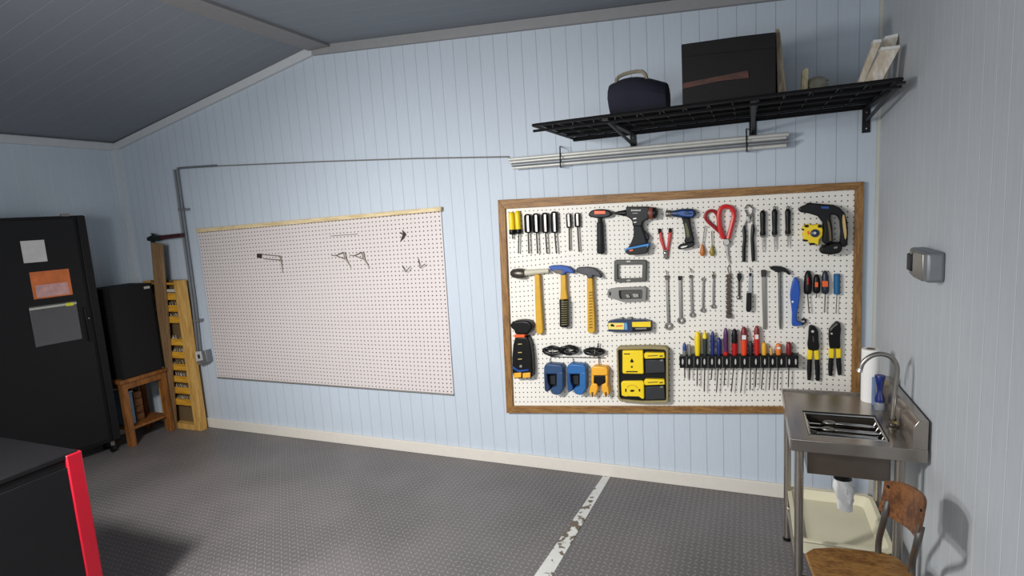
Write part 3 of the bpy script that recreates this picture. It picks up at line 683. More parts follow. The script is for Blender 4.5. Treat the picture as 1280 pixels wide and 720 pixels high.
screwdriver('black screwdriver with a red stripe beside the blue hooked handle', G, z((505, 132))[0], z((500, 342))[0], z((514, 515))[0], 5.2, BLACK, prof=H2, stripe=(RED, .3, .6, .9), rs=.8)
screwdriver('black precision screwdriver with an orange spot, between two longer ones', G, z((582, 165))[0], z((580, 335))[0], z((580, 372))[0], 4.5, BLACK, prof=H2, stripe=(ORANGE, .42, .68, 2.0))
screwdriver('dark screwdriver with a broad orange band, left of the teal one', G, z((657, 132))[0], z((660, 340))[0], z((652, 510))[0], 4.7, mat('blue_black_plastic', (30, 40, 52), .4), prof=H2, stripe=(ORANGE, .45, .7, 3.6))
screwdriver('teal blue square-handled screwdriver at the right end of the middle row', None, z((764, 160))[0], z((764, 345))[0], z((756, 520))[0], 4.2, TEAL, prof=[(0, .8), (.03, 1), (.97, 1), (1, .8)], rs=.6)

# row three
z = Z((620, 390), 5.33)
t = T('multi_tool', 'upright black oscillating tool with an orange collar at the lower left', 'power tool')
t.part('head', pxprism(z((93, 100), (105, 70), (150, 58), (205, 60), (232, 80), (238, 110), (222, 135), (205, 150), (130, 150), (120, 125)), BO, BO + .07, 2), BLACK, bevel=.012, seg=3)
t.part('collar', pxprism(z((120, 152), (190, 150), (190, 170), (122, 172)), BO + .004, BO + .066), ORANGE, label='orange collar', bevel=.003)
b = t.part('body', pxprism(z((125, 170), (205, 165), (225, 210), (238, 300), (242, 400), (236, 440), (118, 446), (108, 400), (106, 300), (112, 220)), BO, BO + .066), BLACK, bevel=.010, seg=3)
mb = MB()
for v in (212, 268, 312): mb.px(z((146, v), (172, v - 1), (172, v + 4), (146, v + 5)), BO + .06, BO + .069)
t.part('lettering', mb, mat('tan_lettering', (190, 170, 110), .5), b, 'small tan lettering')
t.part('blue_edge', pxprism(z((112, 362), (150, 388), (215, 382), (218, 390), (150, 400), (112, 376)), BO + .05, BO + .070), BLUE, b, 'blue edge line')
t.part('bolt', MB().lathe(wy(*z((165, 362))[0], BO + .064), wy(*z((165, 362))[0], BO + .072), [(0, .012), (1, .009)], 12), STEEL, b)
for a, c in ((118, 168), (176, 228)): t.part('battery_latch', pxprism(z((a, 408), (c, 404), (c, 436), (a, 442)), BO + .05, BO + .074), AMBER, b, 'amber battery latch', bevel=.003)
t.done()
def coil(label, cx, cy, rx, ry, seed, n=5):
    random.seed(seed)
    t = T('cable_coil', label, 'cable', 'bundled black cables')
    pts = []
    for k in range(n):
        jx, jy, jo = random.uniform(.82, 1), random.uniform(.55, 1), random.uniform(0, .022)
        for a in range(14):
            an = 2 * PI * a / 14
            u = cx + rx * jx * math.cos(an); v = cy + ry * jy * math.sin(an) + (1.1 * math.sin(3 * an + k))
            o = z((u, v))[0] if False else (u, v)
            pts.append(wy(o[0], o[1], BO + .016 + jo + .006 * math.sin(2 * an + k)))
    t.part('cable', MB().tube(smooth(pts, 2), .0075, 7), BLACK)
    t.part('tie', MB().tube([wy(cx + 1.2 * math.sin(a * PI / 4), cy + (ry + 1) * math.cos(a * PI / 4), BO + .02 + .02 * math.sin(a * PI / 4)) for a in range(8)], .0035, 6, closed=True), GREY)
    return t
t = coil('left one of two bundled black cables above the blue chargers', 690, 438.5, 11.5, 4.6, 3); t.done()
t = coil('middle bundle of black cable above the blue chargers', 711, 437.5, 11, 4.6, 5); t.done()
t = coil('right bundle of black cable, above the yellow charger', 742.5, 439.5, 12.5, 4.4, 9)
t.part('plug_prong', MB().tube([wy(747, 436, BO + .02), wy(748, 429, BO + .02)], .004, 6), BLACK); t.done()
t = T('hanging_rail', 'thin black rod running behind the bundled cables', 'rod')
t.part('rod', MB().tube([wy(688, 446, BO + .004), wy(757, 447.5, BO + .004)], .0028, 6), BLACK); t.done()

def charger(label, x0, bm, side, hu):
    t = T('battery_charger', label, 'charger', 'blue battery chargers')
    q = lambda *p: z(*[(x0 + a, b) for a, b in p])
    t.part('top', pxprism(q((0, 372), (8, 352), (30, 346), (115, 354), (127, 368), (127, 415), (0, 415)), BO, BO + .065), bm, bevel=.008, seg=3)
    t.part('side_rail', pxprism(q((0, 400), (20, 405), (25, 470), (40, 500), (38, 525), (18, 535), (4, 520)), BO, BO + .068), side, bevel=.005)
    t.part('body', pxprism(q((84, 405), (127, 400), (128, 510), (110, 545), (85, 556), (60, 548), (44, 530), (50, 505), (84, 498)), BO, BO + .068), bm, bevel=.006)
    t.part('cavity', pxprism(q((14, 408), (88, 408), (88, 510), (30, 510)), BO, BO + .022), BLACK)
    t.part('contacts', pxprism(q((36, 425), (78, 425), (78, 480), (42, 482)), BO + .02, BO + .032), RUBBER)
    t.part('hanging_wire', MB().tube([wy(*q((hu, 350))[0], BO + .02), wy(*q((hu - 4, 310))[0], BO + .008)], .0025, 6), DSTEEL)
    t.done()
charger('darker blue battery charger, left of the brighter blue one', 318, mat('navy_charger_plastic', (38, 70, 108), .45), DBLUE, 45)
charger('brighter blue battery charger, between the dark blue and the yellow one', 472, mat('mid_blue_charger_plastic', (34, 98, 160), .45), mat('mid_blue_dark', (24, 70, 122), .45), 45)
t = T('battery_charger', 'yellow battery charger with two prongs, right of the blue chargers', 'charger')
YO = mat('golden_yellow_plastic', (236, 172, 44), .42)
t.part('top', pxprism(z((635, 372), (655, 362), (735, 368), (745, 385), (745, 425), (635, 425)), BO, BO + .062), YO, bevel=.008, seg=3)
t.part('leg', pxprism(z((640, 475), (672, 480), (680, 510), (668, 545), (650, 566), (632, 560), (618, 530), (625, 500)), BO, BO + .058), YO, bevel=.006)
t.part('leg', pxprism(z((705, 485), (735, 470), (750, 510), (754, 545), (735, 566), (720, 555), (700, 515)), BO, BO + .058), YO, bevel=.006)
t.part('core', pxprism(z((648, 420), (668, 428), (700, 424), (730, 420), (722, 470), (728, 488), (705, 480), (690, 498), (672, 480), (650, 488), (660, 460)), BO, BO + .052), BLACK, bevel=.003)
for a, c in ((636, 652), (728, 745)): t.part('side_arm', pxprism(z((a, 420), (c, 420), (c - 2, 490), (a + 2, 490)), BO, BO + .055), YO, bevel=.003)
for u in (641, 731): t.part('prong_tip', pxprism(z((u - 6, 535), (u + 6, 535), (u + 4, 568), (u - 4, 568)), BO + .02, BO + .062), mat('brown_rubber', (92, 62, 30), .6), bevel=.002)
t.part('hanging_wire', MB().tube([wy(*z((688, 370))[0], BO + .02), wy(*z((686, 300))[0], BO + .010)], .003, 6), BLACK); t.done()

z = Z((740, 390), 5.54)
t = T('laser_level_case', 'square black case with a tan rim holding two yellow tools', 'case')
TAN = mat('olive_tan_rim', (146, 134, 92), .5)
o = z((168, 255), (185, 242), (400, 238), (510, 242), (527, 258), (527, 620), (515, 632), (350, 632), (195, 618), (178, 600)); i_ = z((180, 268), (190, 262), (400, 258), (500, 262), (512, 272), (514, 608), (505, 616), (350, 618), (205, 606), (190, 590))
fo = [wy(a, b, BO + .05) for a, b in o]; fi = [wy(a, b, BO + .05) for a, b in i_]
t.part('rim', ringmesh(fo, fi, [Vector((p.x, -BO, p.z)) for p in fo], [Vector((p.x, -BO, p.z)) for p in fi]), TAN, bevel=.003)
t.part('insert', pxprism(z((176, 262), (516, 262), (516, 620), (190, 614)), BO, BO + .034), BLACK)
t.done()
def casebox(name, label, cat, pts, m, extra, bev=.003, group=None):
    t = T(name, label, cat, group); b = t.part('casing', pxprism(z(*pts), BO + .0345, BO + .058), m, bevel=bev)
    for nm, p2, m2, lab in extra: t.part(nm, pxprism(z(*p2), BO + .05, BO + .0605), m2, b, lab, bevel=.0005)
    t.done()
casebox('laser_level', 'flat yellow device with a small black emblem, top left in the case', 'level', ((210, 268), (352, 266), (358, 425), (350, 430), (218, 428), (210, 420)), YELLOW,
        (('emblem', ((262, 345), (275, 322), (290, 345), (276, 352)), BLACK, 'small black tree-like emblem'), ('button', ((268, 376), (280, 374), (282, 385), (270, 387)), BLACK, None), ('brand_text', ((220, 288), (262, 288), (262, 294), (220, 294)), BLACK, 'tiny black writing'), ('bottom_text', ((236, 410), (314, 410), (314, 417), (236, 417)), BLACK, 'small black writing line')), .006)
casebox('tape_measure', 'yellow rounded tape measure, bottom left in the case', 'tape measure', ((200, 490), (215, 480), (350, 478), (360, 490), (362, 600), (350, 606), (320, 590), (230, 588), (204, 580)), YELLOW,
        (('thumb_lock', ((240, 583), (325, 586), (345, 602), (320, 604), (250, 600)), BLACK, None), ('emblem', ((262, 545), (275, 538), (295, 542), (288, 552), (268, 553)), BLACK, 'small black emblem'), ('side_mark', ((228, 535), (238, 530), (238, 556), (230, 552)), BLACK, None), ('side_mark', ((322, 532), (334, 536), (332, 552), (324, 550)), BLACK, None),
         ('disc_line', ((240, 520), (250, 508), (275, 502), (305, 510), (318, 528), (312, 528), (300, 514), (275, 507), (254, 513), (246, 524)), mat('deep_yellow', (206, 170, 20), .5), None)), .006)  # curved line in a deeper yellow on the casing
for y, lab in ((0, 'black battery pack with a yellow top, upper right in the case'), (184, 'black battery pack with a yellow top, lower right in the case')):
    t = T('battery_pack', lab, 'battery', 'battery packs in the case')
    t.part('pack', pxprism(z((368, 335 + y), (500, 330 + y), (506, 420 + y), (370, 425 + y)), BO + .0345, BO + .054), mat('charcoal_plastic', (40, 42, 44), .45), bevel=.003)
    c = t.part('lid', pxprism(z((360, 292 + y), (370, 282 + y), (500, 284 + y), (504, 320 + y), (370, 325 + y), (362, 318 + y)), BO + .0345, BO + .062), YELLOW, bevel=.004)
    mb = MB(); mb.px(z((385, 302 + y), (455, 298 + y), (455, 304 + y), (386, 308 + y)), BO + .06, BO + .0635); mb.px(z((465, 302 + y), (488, 298 + y), (492, 308 + y), (470, 312 + y)), BO + .06, BO + .0635)
    t.part('lid_text', mb, mat('dark_olive_text', (110, 96, 20), .6), c, 'small dark writing')
    t.part('latch', pxprism(z((470, 332 + y), (492, 330 + y), (492, 340 + y), (471, 342 + y)), BO + .05, BO + .058), GREY); t.done()

# black screwdriver rack with its screwdrivers
RO = BO + .060
t = T('screwdriver_rack', 'long black slotted rack holding a row of coloured screwdrivers', 'rack')
r0, r1 = (849, 445.5), (998, 444.0)
mb = MB(); mb.px([(849, 445.5), (998, 444.3), (998, 459.8), (849.5, 460)], RO - .006, RO)
fr = t.part('front_plate', mb, BLACK, bevel=.001)
mb = MB(); mb.px([(849, 445.5), (998, 444.3), (998, 447.2), (849, 448)], BO, RO - .006)
t.part('top_plate', mb, BLACK)
mb = MB(); mb.px([(850, 458), (997, 457.5), (997, 459.8), (850, 460)], BO, RO - .006)
t.part('bottom_plate', mb, BLACK)
cells = [851, 858.5, 867.5, 877, 885.5, 894.5, 903.8, 913, 924.5, 936.5, 950, 960.5, 970.5, 982]
SL = [853.3, 861.5, 871.8, 880.5, 890, 899, 908.5, 919.3, 930.7, 944.8, 956, 965.8, 976.8, 986.6, 994.7]
for i, u in enumerate(SL[:]):
    h = 3.8; c = 452.2
    t.part('slot', pxprism([(u + 1.1 * math.cos(a * PI / 5), c + h * math.sin(a * PI / 5)) for a in range(10)], RO - .002, RO + .0012), mat('pale_slot', (188, 186, 180), .5), fr, 'pale oval slot')
mb = MB()
for u in (858, 867.3, 876.5, 885, 894.3, 903.2, 913, 925, 937, 950.8, 961, 971, 983): mb.px([(u - .35, 446), (u + .35, 446), (u + .35, 459.5), (u - .35, 459.5)], RO - .002, RO + .003)
t.part('divider', mb, mat('grey_divider', (98, 96, 94), .5), fr)
t.done()
z = Z((840, 400), 7.2); z2 = Z((920, 400), 7.2)
def rack_sd(label, A, v1, C, r, m, **k):
    A = A; B = (A[0] + .3, 446.5)
    off = BO + .030
    t = T('screwdriver', label, 'screwdriver', 'screwdrivers in the black rack')
    pr = [(0, .35), (.06, .7), (.2, .95), (.5, 1), (.8, .9), (1, .7)]
    h = t.part('handle', lathe_px(A, B, [(a, b * r) for a, b in pr], off), m)
    s = S(*B)
    t.part('shaft', MB().lathe(wy(*B, off), wy(*C, off), [(0, .8 * s), (.92, .8 * s), (1, .55 * s)], 8), DSTEEL)
    if 'lower' in k:
        t.part('lower_grip', lathe_px(line(A, B, k.get('k', .5)), (B[0], B[1] + .3), [(0, r * 1.0), (.5, r * 1.0), (1, r * .75)], off), k['lower'], h, k.get('lab'))
    if 'band' in k:
        p, q = line(A, B, .28), line(A, B, .42); mb = MB(); mb.px([(p[0] - r * .6, p[1]), (p[0] + r * .6, p[1]), (q[0] + r * .6, q[1]), (q[0] - r * .6, q[1])], off, off + r * s + .002); t.part('band', mb, k['band'], h, 'pale band')
    if 'cap' in k:
        t.part('end_cap', lathe_px((A[0], A[1] - .2), line(A, B, .25), [(0, r * .4), (.4, r * .85), (1, r * 1.03)], off), k['cap'], h, k.get('lab'))
    t.done()
NAVY = mat('navy_plastic', (28, 44, 110), .35); GREEN = mat('dark_green_plastic', (40, 52, 40), .4)
rack_sd('tiny blue-topped screwdriver at the left end of the rack', (855.5, 429), 0, (856, 473), 2.5, mat('mid_blue_plastic', (36, 66, 140), .4), lower=GREY, k=.5)
rack_sd('tiny grey pointed driver, second from the left end of the rack', (861.8, 430.5), 0, (862, 474), 2.3, GREY)
rack_sd('yellow-handled screwdriver standing in the rack', (871.8, 414.5), 0, (871.3, 482.5), 3.8, YELLOW)
rack_sd('dark green screwdriver with a yellow tip in the rack', (881, 414.8), 0, (880.2, 490), 3.0, GREEN, cap=YELLOW)
rack_sd('slim navy screwdriver beside the green one in the rack', (890.6, 414), 0, (889, 475), 2.7, NAVY)
rack_sd('shorter stubby navy screwdriver in the rack', (898.5, 422), 0, (895.5, 490.5), 3.2, NAVY)
rack_sd('purple screwdriver with a red base in the rack', (907, 410), 0, (905, 482.5), 3.2, PURPLE, lower=RED, k=.8)
rack_sd('black-topped red screwdriver in the rack', (918, 411), 0, (914, 490.5), 3.8, BLACK, lower=mat('red_grip_plastic', (176, 26, 26), .35), k=.5)
rack_sd('fat orange-red screwdriver with a white band in the rack', (929.8, 408.5), 0, (925.8, 491), 4.3, DRED, lower=mat('glossy_orange_red', (226, 74, 40), .3), k=.42, band=WHITE)
rack_sd('small black screwdriver between two tall red ones in the rack', (938.2, 426.5), 0, (937.5, 488), 3.0, mat('blue_black_rack', (30, 34, 44), .4))
rack_sd('tall red screwdriver with a pale band in the rack', (945.8, 407.5), 0, (944.2, 484), 3.6, RED, band=WHITE, cap=DRED)
rack_sd('short amber screwdriver in the right half of the rack', (955, 428), 0, (951.8, 487.5), 3.3, AMBER)
rack_sd('tiny straw-coloured screwdriver in the rack', (963.8, 434), 0, (961.5, 487), 2.0, mat('straw_plastic', (206, 164, 88), .4))
rack_sd('short orange screwdriver with a white spot in the rack', (973, 429), 0, (971.5, 488), 3.8, mat('soft_orange_plastic', (224, 124, 48), .4), band=WHITE)
rack_sd('dark red screwdriver at the right end of the rack', (986, 427.5), 0, (985.3, 484.5), 3.7, DRED)
t = T('pegboard_hook', 'small bent hook above the left end of the screwdriver rack', 'hook')
t.part('hook', MB().tube([wy(861.5, 420, BO - .001), wy(864.5, 424, BO + .02), wy(867, 425, BO + .012)], .003, 6), WIRE); t.done()

z = Z((990, 390), 5.54)
t = T('tin_snips', 'left one of the two black tin snips with yellow bands', 'snips', 'black tin snips with yellow bands')
t.part('head', pxprism(z((120, 105), (140, 95), (165, 108), (182, 140), (184, 200), (186, 262), (112, 262), (114, 180)), BO, BO + .034, 2), BLACK, bevel=.005)
for a in ((112, 262, 145, 262, 138, 330, 105, 330), (152, 266, 186, 266, 188, 332, 158, 332)): t.part('handle_band', pxprism(z(*zip(a[::2], a[1::2])), BO + .002, BO + .030), YELLOW, label='yellow band', bevel=.004)
t.part('handle', MB().tube([wy(*p, BO + .015) for p in z((122, 328), (120, 400), (118, 470))], [.012, .0125, .009], 8), BLACK)
t.part('handle', MB().tube([wy(*p, BO + .015) for p in z((174, 330), (177, 400), (178, 474))], [.012, .0125, .010], 8), BLACK)
t.part('bolt', MB().lathe(wy(*z((143, 135))[0], BO + .03), wy(*z((143, 135))[0], BO + .038), [(0, .009), (1, .007)], 10), STEEL)
t.part('jaw_edge', pxprism(z((140, 165), (150, 170), (155, 205), (145, 208)), BO + .03, BO + .036), DSTEEL); t.done()
t = T('tin_snips', 'right one of the two black tin snips, with the taller angled head', 'snips', 'black tin snips with yellow bands')
t.part('head', pxprism(z((258, 125), (280, 95), (305, 72), (318, 66), (335, 85), (340, 120), (334, 180), (336, 252), (262, 252), (256, 180)), BO, BO + .034), BLACK, bevel=.005)
for a in ((258, 255, 292, 255, 290, 322, 256, 320), (306, 256, 340, 256, 340, 318, 308, 322)): t.part('handle_band', pxprism(z(*zip(a[::2], a[1::2])), BO + .002, BO + .030), YELLOW, label='yellow band', bevel=.004)
t.part('handle', MB().tube([wy(*p, BO + .015) for p in z((270, 320), (267, 380), (265, 440))], [.012, .0125, .009], 8), BLACK)
t.part('handle', MB().tube([wy(*p, BO + .015) for p in z((322, 320), (326, 380), (330, 434))], [.012, .0125, .009], 8), BLACK)
t.part('blade_edge', pxprism(z((262, 122), (285, 98), (312, 78), (318, 84), (290, 106), (268, 132)), BO + .03, BO + .037), STEEL)
t.part('bolt', MB().lathe(wy(*z((275, 150))[0], BO + .03), wy(*z((275, 150))[0], BO + .038), [(0, .007), (1, .005)], 10), STEEL); t.done()

# ================================================================== CONDUIT, SWITCH BOX, PIPES
CO = .025
t = T('electrical_conduit', 'grey metal conduit running down the wall to the switch box', 'conduit')
t.part('pipe', MB().tube([wy(218, 212, CO), wy(230, 300, CO), wy(241, 380, CO), wy(247.5, 441, CO)], .011, 8), GALV)
t.part('pipe', MB().tube([wy(221.5, 214, CO), wy(233.5, 300, CO), wy(244.5, 380, CO), wy(251, 441, CO)], .009, 8), GALV)
for u, v in ((226, 262), (243.4, 401)): t.part('clamp', MB().px([(u - 4, v - 1.5), (u + 7, v - 1.8), (u + 7.2, v + 1), (u - 3.6, v + 1.5)], 0, .038), GALV, bevel=.001)
t.part('elbow', MB().tube([wy(221.5, 214, CO), wy(222.5, 210.5, CO), wy(228, 209.8, CO), wy(270, 207, CO)], .009, 8), GALV); t.done()
t = T('switch_box', 'grey electrical switch box with a pale cover, beside the yellow rack', 'switch box')
t.part('box', MB().px([(244.5, 441), (256, 438), (259, 453), (250, 457), (245.5, 454)], 0, .065), GALV, bevel=.004)
t.part('cover', MB().px([(243.5, 440), (250, 439.5), (252.5, 450.5), (245, 452)], .05, .075), mat('pale_grey_cover', (190, 190, 188), .5), bevel=.003)
t.part('switch', MB().px([(246.5, 443.5), (248.5, 443.3), (249.5, 448), (247.5, 448.3)], .07, .083), RUBBER, bevel=.001); t.done()

PIPEW = mat('pale_pvc_pipe', (196, 196, 190), .35, .1)
for k, (va, vb, o, lab) in enumerate(((210, 181.5, .05, 'lowest of the pale pipes slung under the shelf'), (206.5, 176.5, .07, 'second lowest of the pale pipes slung under the shelf'), (203, 171.5, .05, 'second highest of the pale pipes slung under the shelf'), (199.5, 167.5, .07, 'topmost of the pale pipes slung under the shelf'))):
    t = T('pipe', lab, 'pipe', 'pale pipes under the shelf')
    t.part('pipe', MB().tube([wy(642 - 2 * k, va, o), wy(983 + (k % 2) * 3, vb, o)], .0105, 10), PIPEW if k != 1 else GALV); t.done()
for u, lab in ((700, 'left pipe hanger under the shelf'), (933, 'right pipe hanger under the shelf')):
    tt = (u - 642) / 341; vb = 210 - 28.5 * tt + 3; vt = 199.5 - 32 * tt - 5
    t = T('pipe_hanger', lab, 'hanger', 'hangers carrying the pale pipes')
    t.part('strap', MB().tube([wy(u, vt - 6, .0), wy(u, vt - 4, .085), wy(u + .5, vb, .085), wy(u + .5, vb + 1, .0)], .004, 6), BLACKM); t.done()
t = T('cable_line', 'thin grey cable pinned along the wall above the bare pegboard', 'cable')
t.part('cable', MB().tube([wy(272, 207.5, .012), wy(400, 202, .012), wy(520, 198, .012), wy(636, 196, .012)], .005, 6), GREY); t.done()

# ================================================================== WALL SHELF
ZS = 2.163; SX0, SX1, SY0 = -.98, .555, -.72
t = T('wire_shelf', 'long black wire-mesh shelf on brackets high on the back wall', 'shelf')
mb = MB()
for y in (-.015, -.18, -.36, -.54, SY0): mb.tube([(SX0, y, ZS), (SX1, y, ZS)], .008 if y in (-.015, SY0) else .005, 6)
mb.tube([(SX0, SY0, ZS - .028), (SX1, SY0, ZS - .028)], .007, 6); mb.tube([(SX0, -.015, ZS - .012), (SX1, -.015, ZS - .012)], .007, 6)
for x in (SX0, SX1): mb.tube([(x, -.005, ZS), (x, SY0, ZS)], .008, 6)
t.part('frame', mb, BLACKM)
mb = MB()
n = 15
for i in range(1, n): x = SX0 + (SX1 - SX0) * i / n; mb.tube([(x, -.01, ZS + .006), (x, SY0, ZS + .006), (x, SY0, ZS - .026)], .0035, 5)
for j in range(1, 24): y = SY0 * j / 24; mb.tube([(SX0, y, ZS + .010), (SX1, y, ZS + .010)], .0028, 4)
t.part('mesh', mb, BLACKM)
for x in (-.62, .025, .555):
    mb = MB(); mb.box(x - .018, x + .018, -.006, 0, 2.03, ZS - .006); mb.box(x - .014, x + .014, SY0, -.004, ZS - .018, ZS - .008)
    mb.tube([(x, -.008, 2.088), (x, SY0 + .06, ZS - .016)], .009, 6)
    br = t.part('bracket', mb, BLACKM)
    for zz in (2.05, 2.13): t.part('screw', MB().lathe((x, -.006, zz), (x, -.010, zz), [(0, .006), (1, .004)], 8), CHROME, br)
t.done()
# dark box and its neighbours on the shelf
def PO(u, v, off): return wy(u, v, off)
ZT = ZS + .0135
bx0 = wy(853, 120, .66).x; bx1 = wy(970, 110, .66).x
tl = wy(851, 55.5, .66); tr = wy(969.5, 40, .66)
t = T('storage_box', 'large dark box with a rusty brown strip standing on the wire shelf', 'box')
fr = [Vector((bx0, -.66, ZT)), Vector((bx1, -.66, ZT)), Vector((bx1, -.66, tr.z)), Vector((bx0 + (bx1 - bx0) * .6, -.66, tl.z + (tr.z - tl.z) * .42)), Vector((bx0, -.66, tl.z))]
mb = MB(); mb.prism([p + Vector((0, .42, 0)) for p in fr], fr)
b = t.part('body', mb, mat('dark_stained_board', (18, 16, 17), .6, 0, .3, 12), bevel=.003)
mb = MB(); mb.px([(854, 104), (935, 88), (936, 97), (900, 101), (853, 111)], .655, .664); t.part('strip', mb, wood('rusty_strip', (92, 48, 30), (60, 32, 24), (1, 8, 8), 8), b, 'rusty brown strip')
mb = MB(); mb.box(bx0, bx1, -.655, -.25, ZT - .0005, ZT + .008); t.part('bottom_board', mb, FRAMEW, b, 'brown bottom board')
mb = MB(); mb.px([(853, 70), (895, 66), (968, 59), (968, 60), (895, 67), (853, 71.5)], .655, .6625); t.part('seam', mb, BLACK, b)
t.done()
t = T('plank', 'thin grey-brown board standing against the dark box’s right side', 'board')
q = [wy(968.5, 36, .60), wy(972, 36, .60), wy(974, 41, .60), wy(982, 114, .60)]
q[3].z = ZT; q4 = Vector((q[3].x - .035, q[3].y, ZT)); pts = [q[0], q[1], q[2], q[3], q4]
dx = max(0, bx1 + .002 - min(p.x for p in pts)); pts = [p + Vector((dx, 0, 0)) for p in pts]
t.part('board', MB().prism([p + Vector((0, .3, 0)) for p in pts], pts), OLDW, bevel=.001); t.done()
t = T('wood_offcut', 'small pale wood offcut standing upright on the wire shelf', 'wood piece')
pts = [wy(u, v, .5) for u, v in ((1001, 111), (1003, 80), (1007, 76), (1011, 77), (1010, 100), (1008, 111))]
dz = ZT - min(p.z for p in pts); pts = [Vector((p.x, p.y, max(p.z + dz * 1, ZT))) for p in pts]
t.part('offcut', MB().prism([p + Vector((0, .05, 0)) for p in pts], pts), wood('pale_offcut', (206, 196, 160), (160, 146, 104), (8, 8, 1), 8), bevel=.002); t.done()
t = T('plastic_bag', 'crumpled clear plastic bag beside the wood offcut on the shelf', 'bag')
mb = MB(); c = wy(1021, 104, .46)
rings = []
random.seed(4)
for i in range(1, 8):
    th = PI * i / 8; rings.append([(c.x + .048 * math.sin(th) * math.cos(k * PI / 7) * random.uniform(.8, 1.15), c.y + .05 * math.sin(th) * math.sin(k * PI / 7) * random.uniform(.8, 1.15), ZT + .042 - .042 * math.cos(th) * 1.0) for k in range(14)])
mb.loft(rings); t.part('bag', mb, mat('dusty_clear_plastic', (128, 126, 112), .25, 0, .2)); t.done()
zz = Z((980, 20), 4.8)
for i, (pts, o, lab) in enumerate(((((425, 400), (462, 400), (585, 157), (535, 162)), .44, 'leftmost of the pale boards leaning at the shelf’s right end'),
                        (((470, 400), (572, 400), (695, 193), (580, 207)), .52, 'widest pale board, in front of the others at the shelf’s right end'),
                        (((560, 400), (600, 395), (738, 128), (735, 115), (605, 140), (585, 200)), .36, 'pale board reaching furthest up and right on the shelf'))):
    t = T('painted_board', lab, 'board', 'pale boards leaning on the shelf')
    f = [wy(*p, o) for p in zz(*pts)]
    lo = min(p.z for p in f)
    f = [Vector((min(p.x, XR - .004), p.y, p.z)) for p in f]
    f[0].z = ZT; f[1].z = ZT
    m = t.part('board', MB().prism([p + Vector((0, .045, 0)) for p in f], f), PAINTW, bevel=.002)
    a, b = (f[3], f[2]) if i < 2 else (f[4], f[3])
    mb = MB(); up = Vector((0, -.003, .012)); mb.prism([a + Vector((0, .045, 0)), b + Vector((0, .045, 0)), b + Vector((0, .045, .012)), a + Vector((0, .045, .012))], [a, b, b + up, a + up])
    t.part('end_strip', mb, WHITE, m, 'white end'); t.done()
t = T('duffel_bag', 'dark navy cloth bag at the left end of the wire shelf', 'bag')
mb = MB(); c = wy(790, 118, .5)
rings = []
for i in range(0, 9):
    k = i / 8; w_ = .145 * (1 - abs(k * 2 - 1) ** 3 * .25)
    x = wy(765, 118, .5).x + (wy(835, 118, .5).x - wy(765, 118, .5).x) * k
    h = .075 * (1 + .25 * math.sin(3 * k + .5))
    rings.append([(x, c.y + w_ * math.cos(a * PI / 7) * (1 if math.sin(a * PI / 7) > 0 else .9), ZT + h + h * math.sin(a * PI / 7)) for a in range(14)])
mb.loft(rings); b = t.part('body', mb, mat('navy_cloth', (26, 28, 44), .85, 0, .3, 12, .001))
t.part('handle', MB().tube(smooth([(c.x - .06, c.y - .08, ZT + .13), (c.x - .05, c.y - .06, ZT + .19), (c.x + .06, c.y - .05, ZT + .20), (c.x + .09, c.y - .07, ZT + .13)], 4), .009, 7), mat('beige_strap', (138, 130, 110), .8), b, 'beige strap'); t.done()

# ================================================================== METAL BOX ON THE RIGHT WALL
p0, p1 = wx(1158, 314, XR), wx(1158, 343, XR)
yA, yB = p0.y, wx(1183, 314, XR).y
t = T('outlet_box', 'open metal outlet box with loose wires on the right wall', 'outlet box')
t.part('box', MB().box(XR - .055, XR, yB, yA, 1.415, 1.52), GALV, bevel=.012, seg=3)
t.part('socket', MB().box(XR - .066, XR - .05, yA - .075, yA - .02, 1.437, 1.50), mat('dark_socket', (34, 34, 35), .5), bevel=.004)
t.part('cover_plate', MB().box(XR - .064, XR - .05, yB + .01, yA - .095, 1.42, 1.515), STEEL, bevel=.003)
t.part('screw', MB().lathe((XR - .06, yA - .088, 1.505), (XR - .068, yA - .088, 1.505), [(0, .005), (1, .004)], 8), CHROME)
t.part('wire', MB().tube(smooth([(XR - .03, yA - .004, 1.435), (XR - .02, yA + .05, 1.436), (XR - .01, yA + .09, 1.415), (XR - .006, yA + .10, 1.405)], 4), .002, 5), WIRE)
t.part('wire', MB().tube(smooth([(XR - .03, yA - .02, 1.415), (XR - .02, yA + .02, 1.408), (XR - .008, yA + .055, 1.408)], 4), .002, 5), WHITE); t.done()

# ================================================================== SINK
ZK = .78
k0, k1, k2 = wz(980, 488, ZK), wz(987, 548, ZK), wz(1163, 566, ZK)
KX0 = (k0.x + k1.x) / 2; KY0 = k0.y; KY1 = (k1.y + k2.y) / 2; KX1 = .603
b = [wz(u, v, ZK) for u, v in ((1003, 513), (1092, 513), (1117, 544), (1003, 543))]
BX0, BX1, BY0, BY1 = b[0].x, .498, b[0].y, b[3].y
t = T('sink', 'freestanding stainless steel utility sink with a deep basin by the right wall', 'sink')
mb = MB()          # rim plate with the basin opening
xs = [KX0, BX0, BX1, KX1]; ys = [KY1, BY1, BY0, KY0]
for i in range(3):
    for j in range(3):
        if i == 1 and j == 1: continue
        mb.box(xs[i], xs[i + 1], ys[j], ys[j + 1], ZK - .012, ZK)
top = t.part('worktop', mb, SINKST)
mb = MB(); mb.box(KX0, KX1, KY1 - .004, KY1 + .004, ZK - .045, ZK + .004); mb.box(KX0 - .004, KX0 + .004, KY1, KY0, ZK - .045, ZK + .006); mb.box(KX0, KX1, KY0 - .004, KY0 + .004, ZK - .045, ZK + .010)
t.part('apron', mb, SINKST, bevel=.002)
ZB = .622
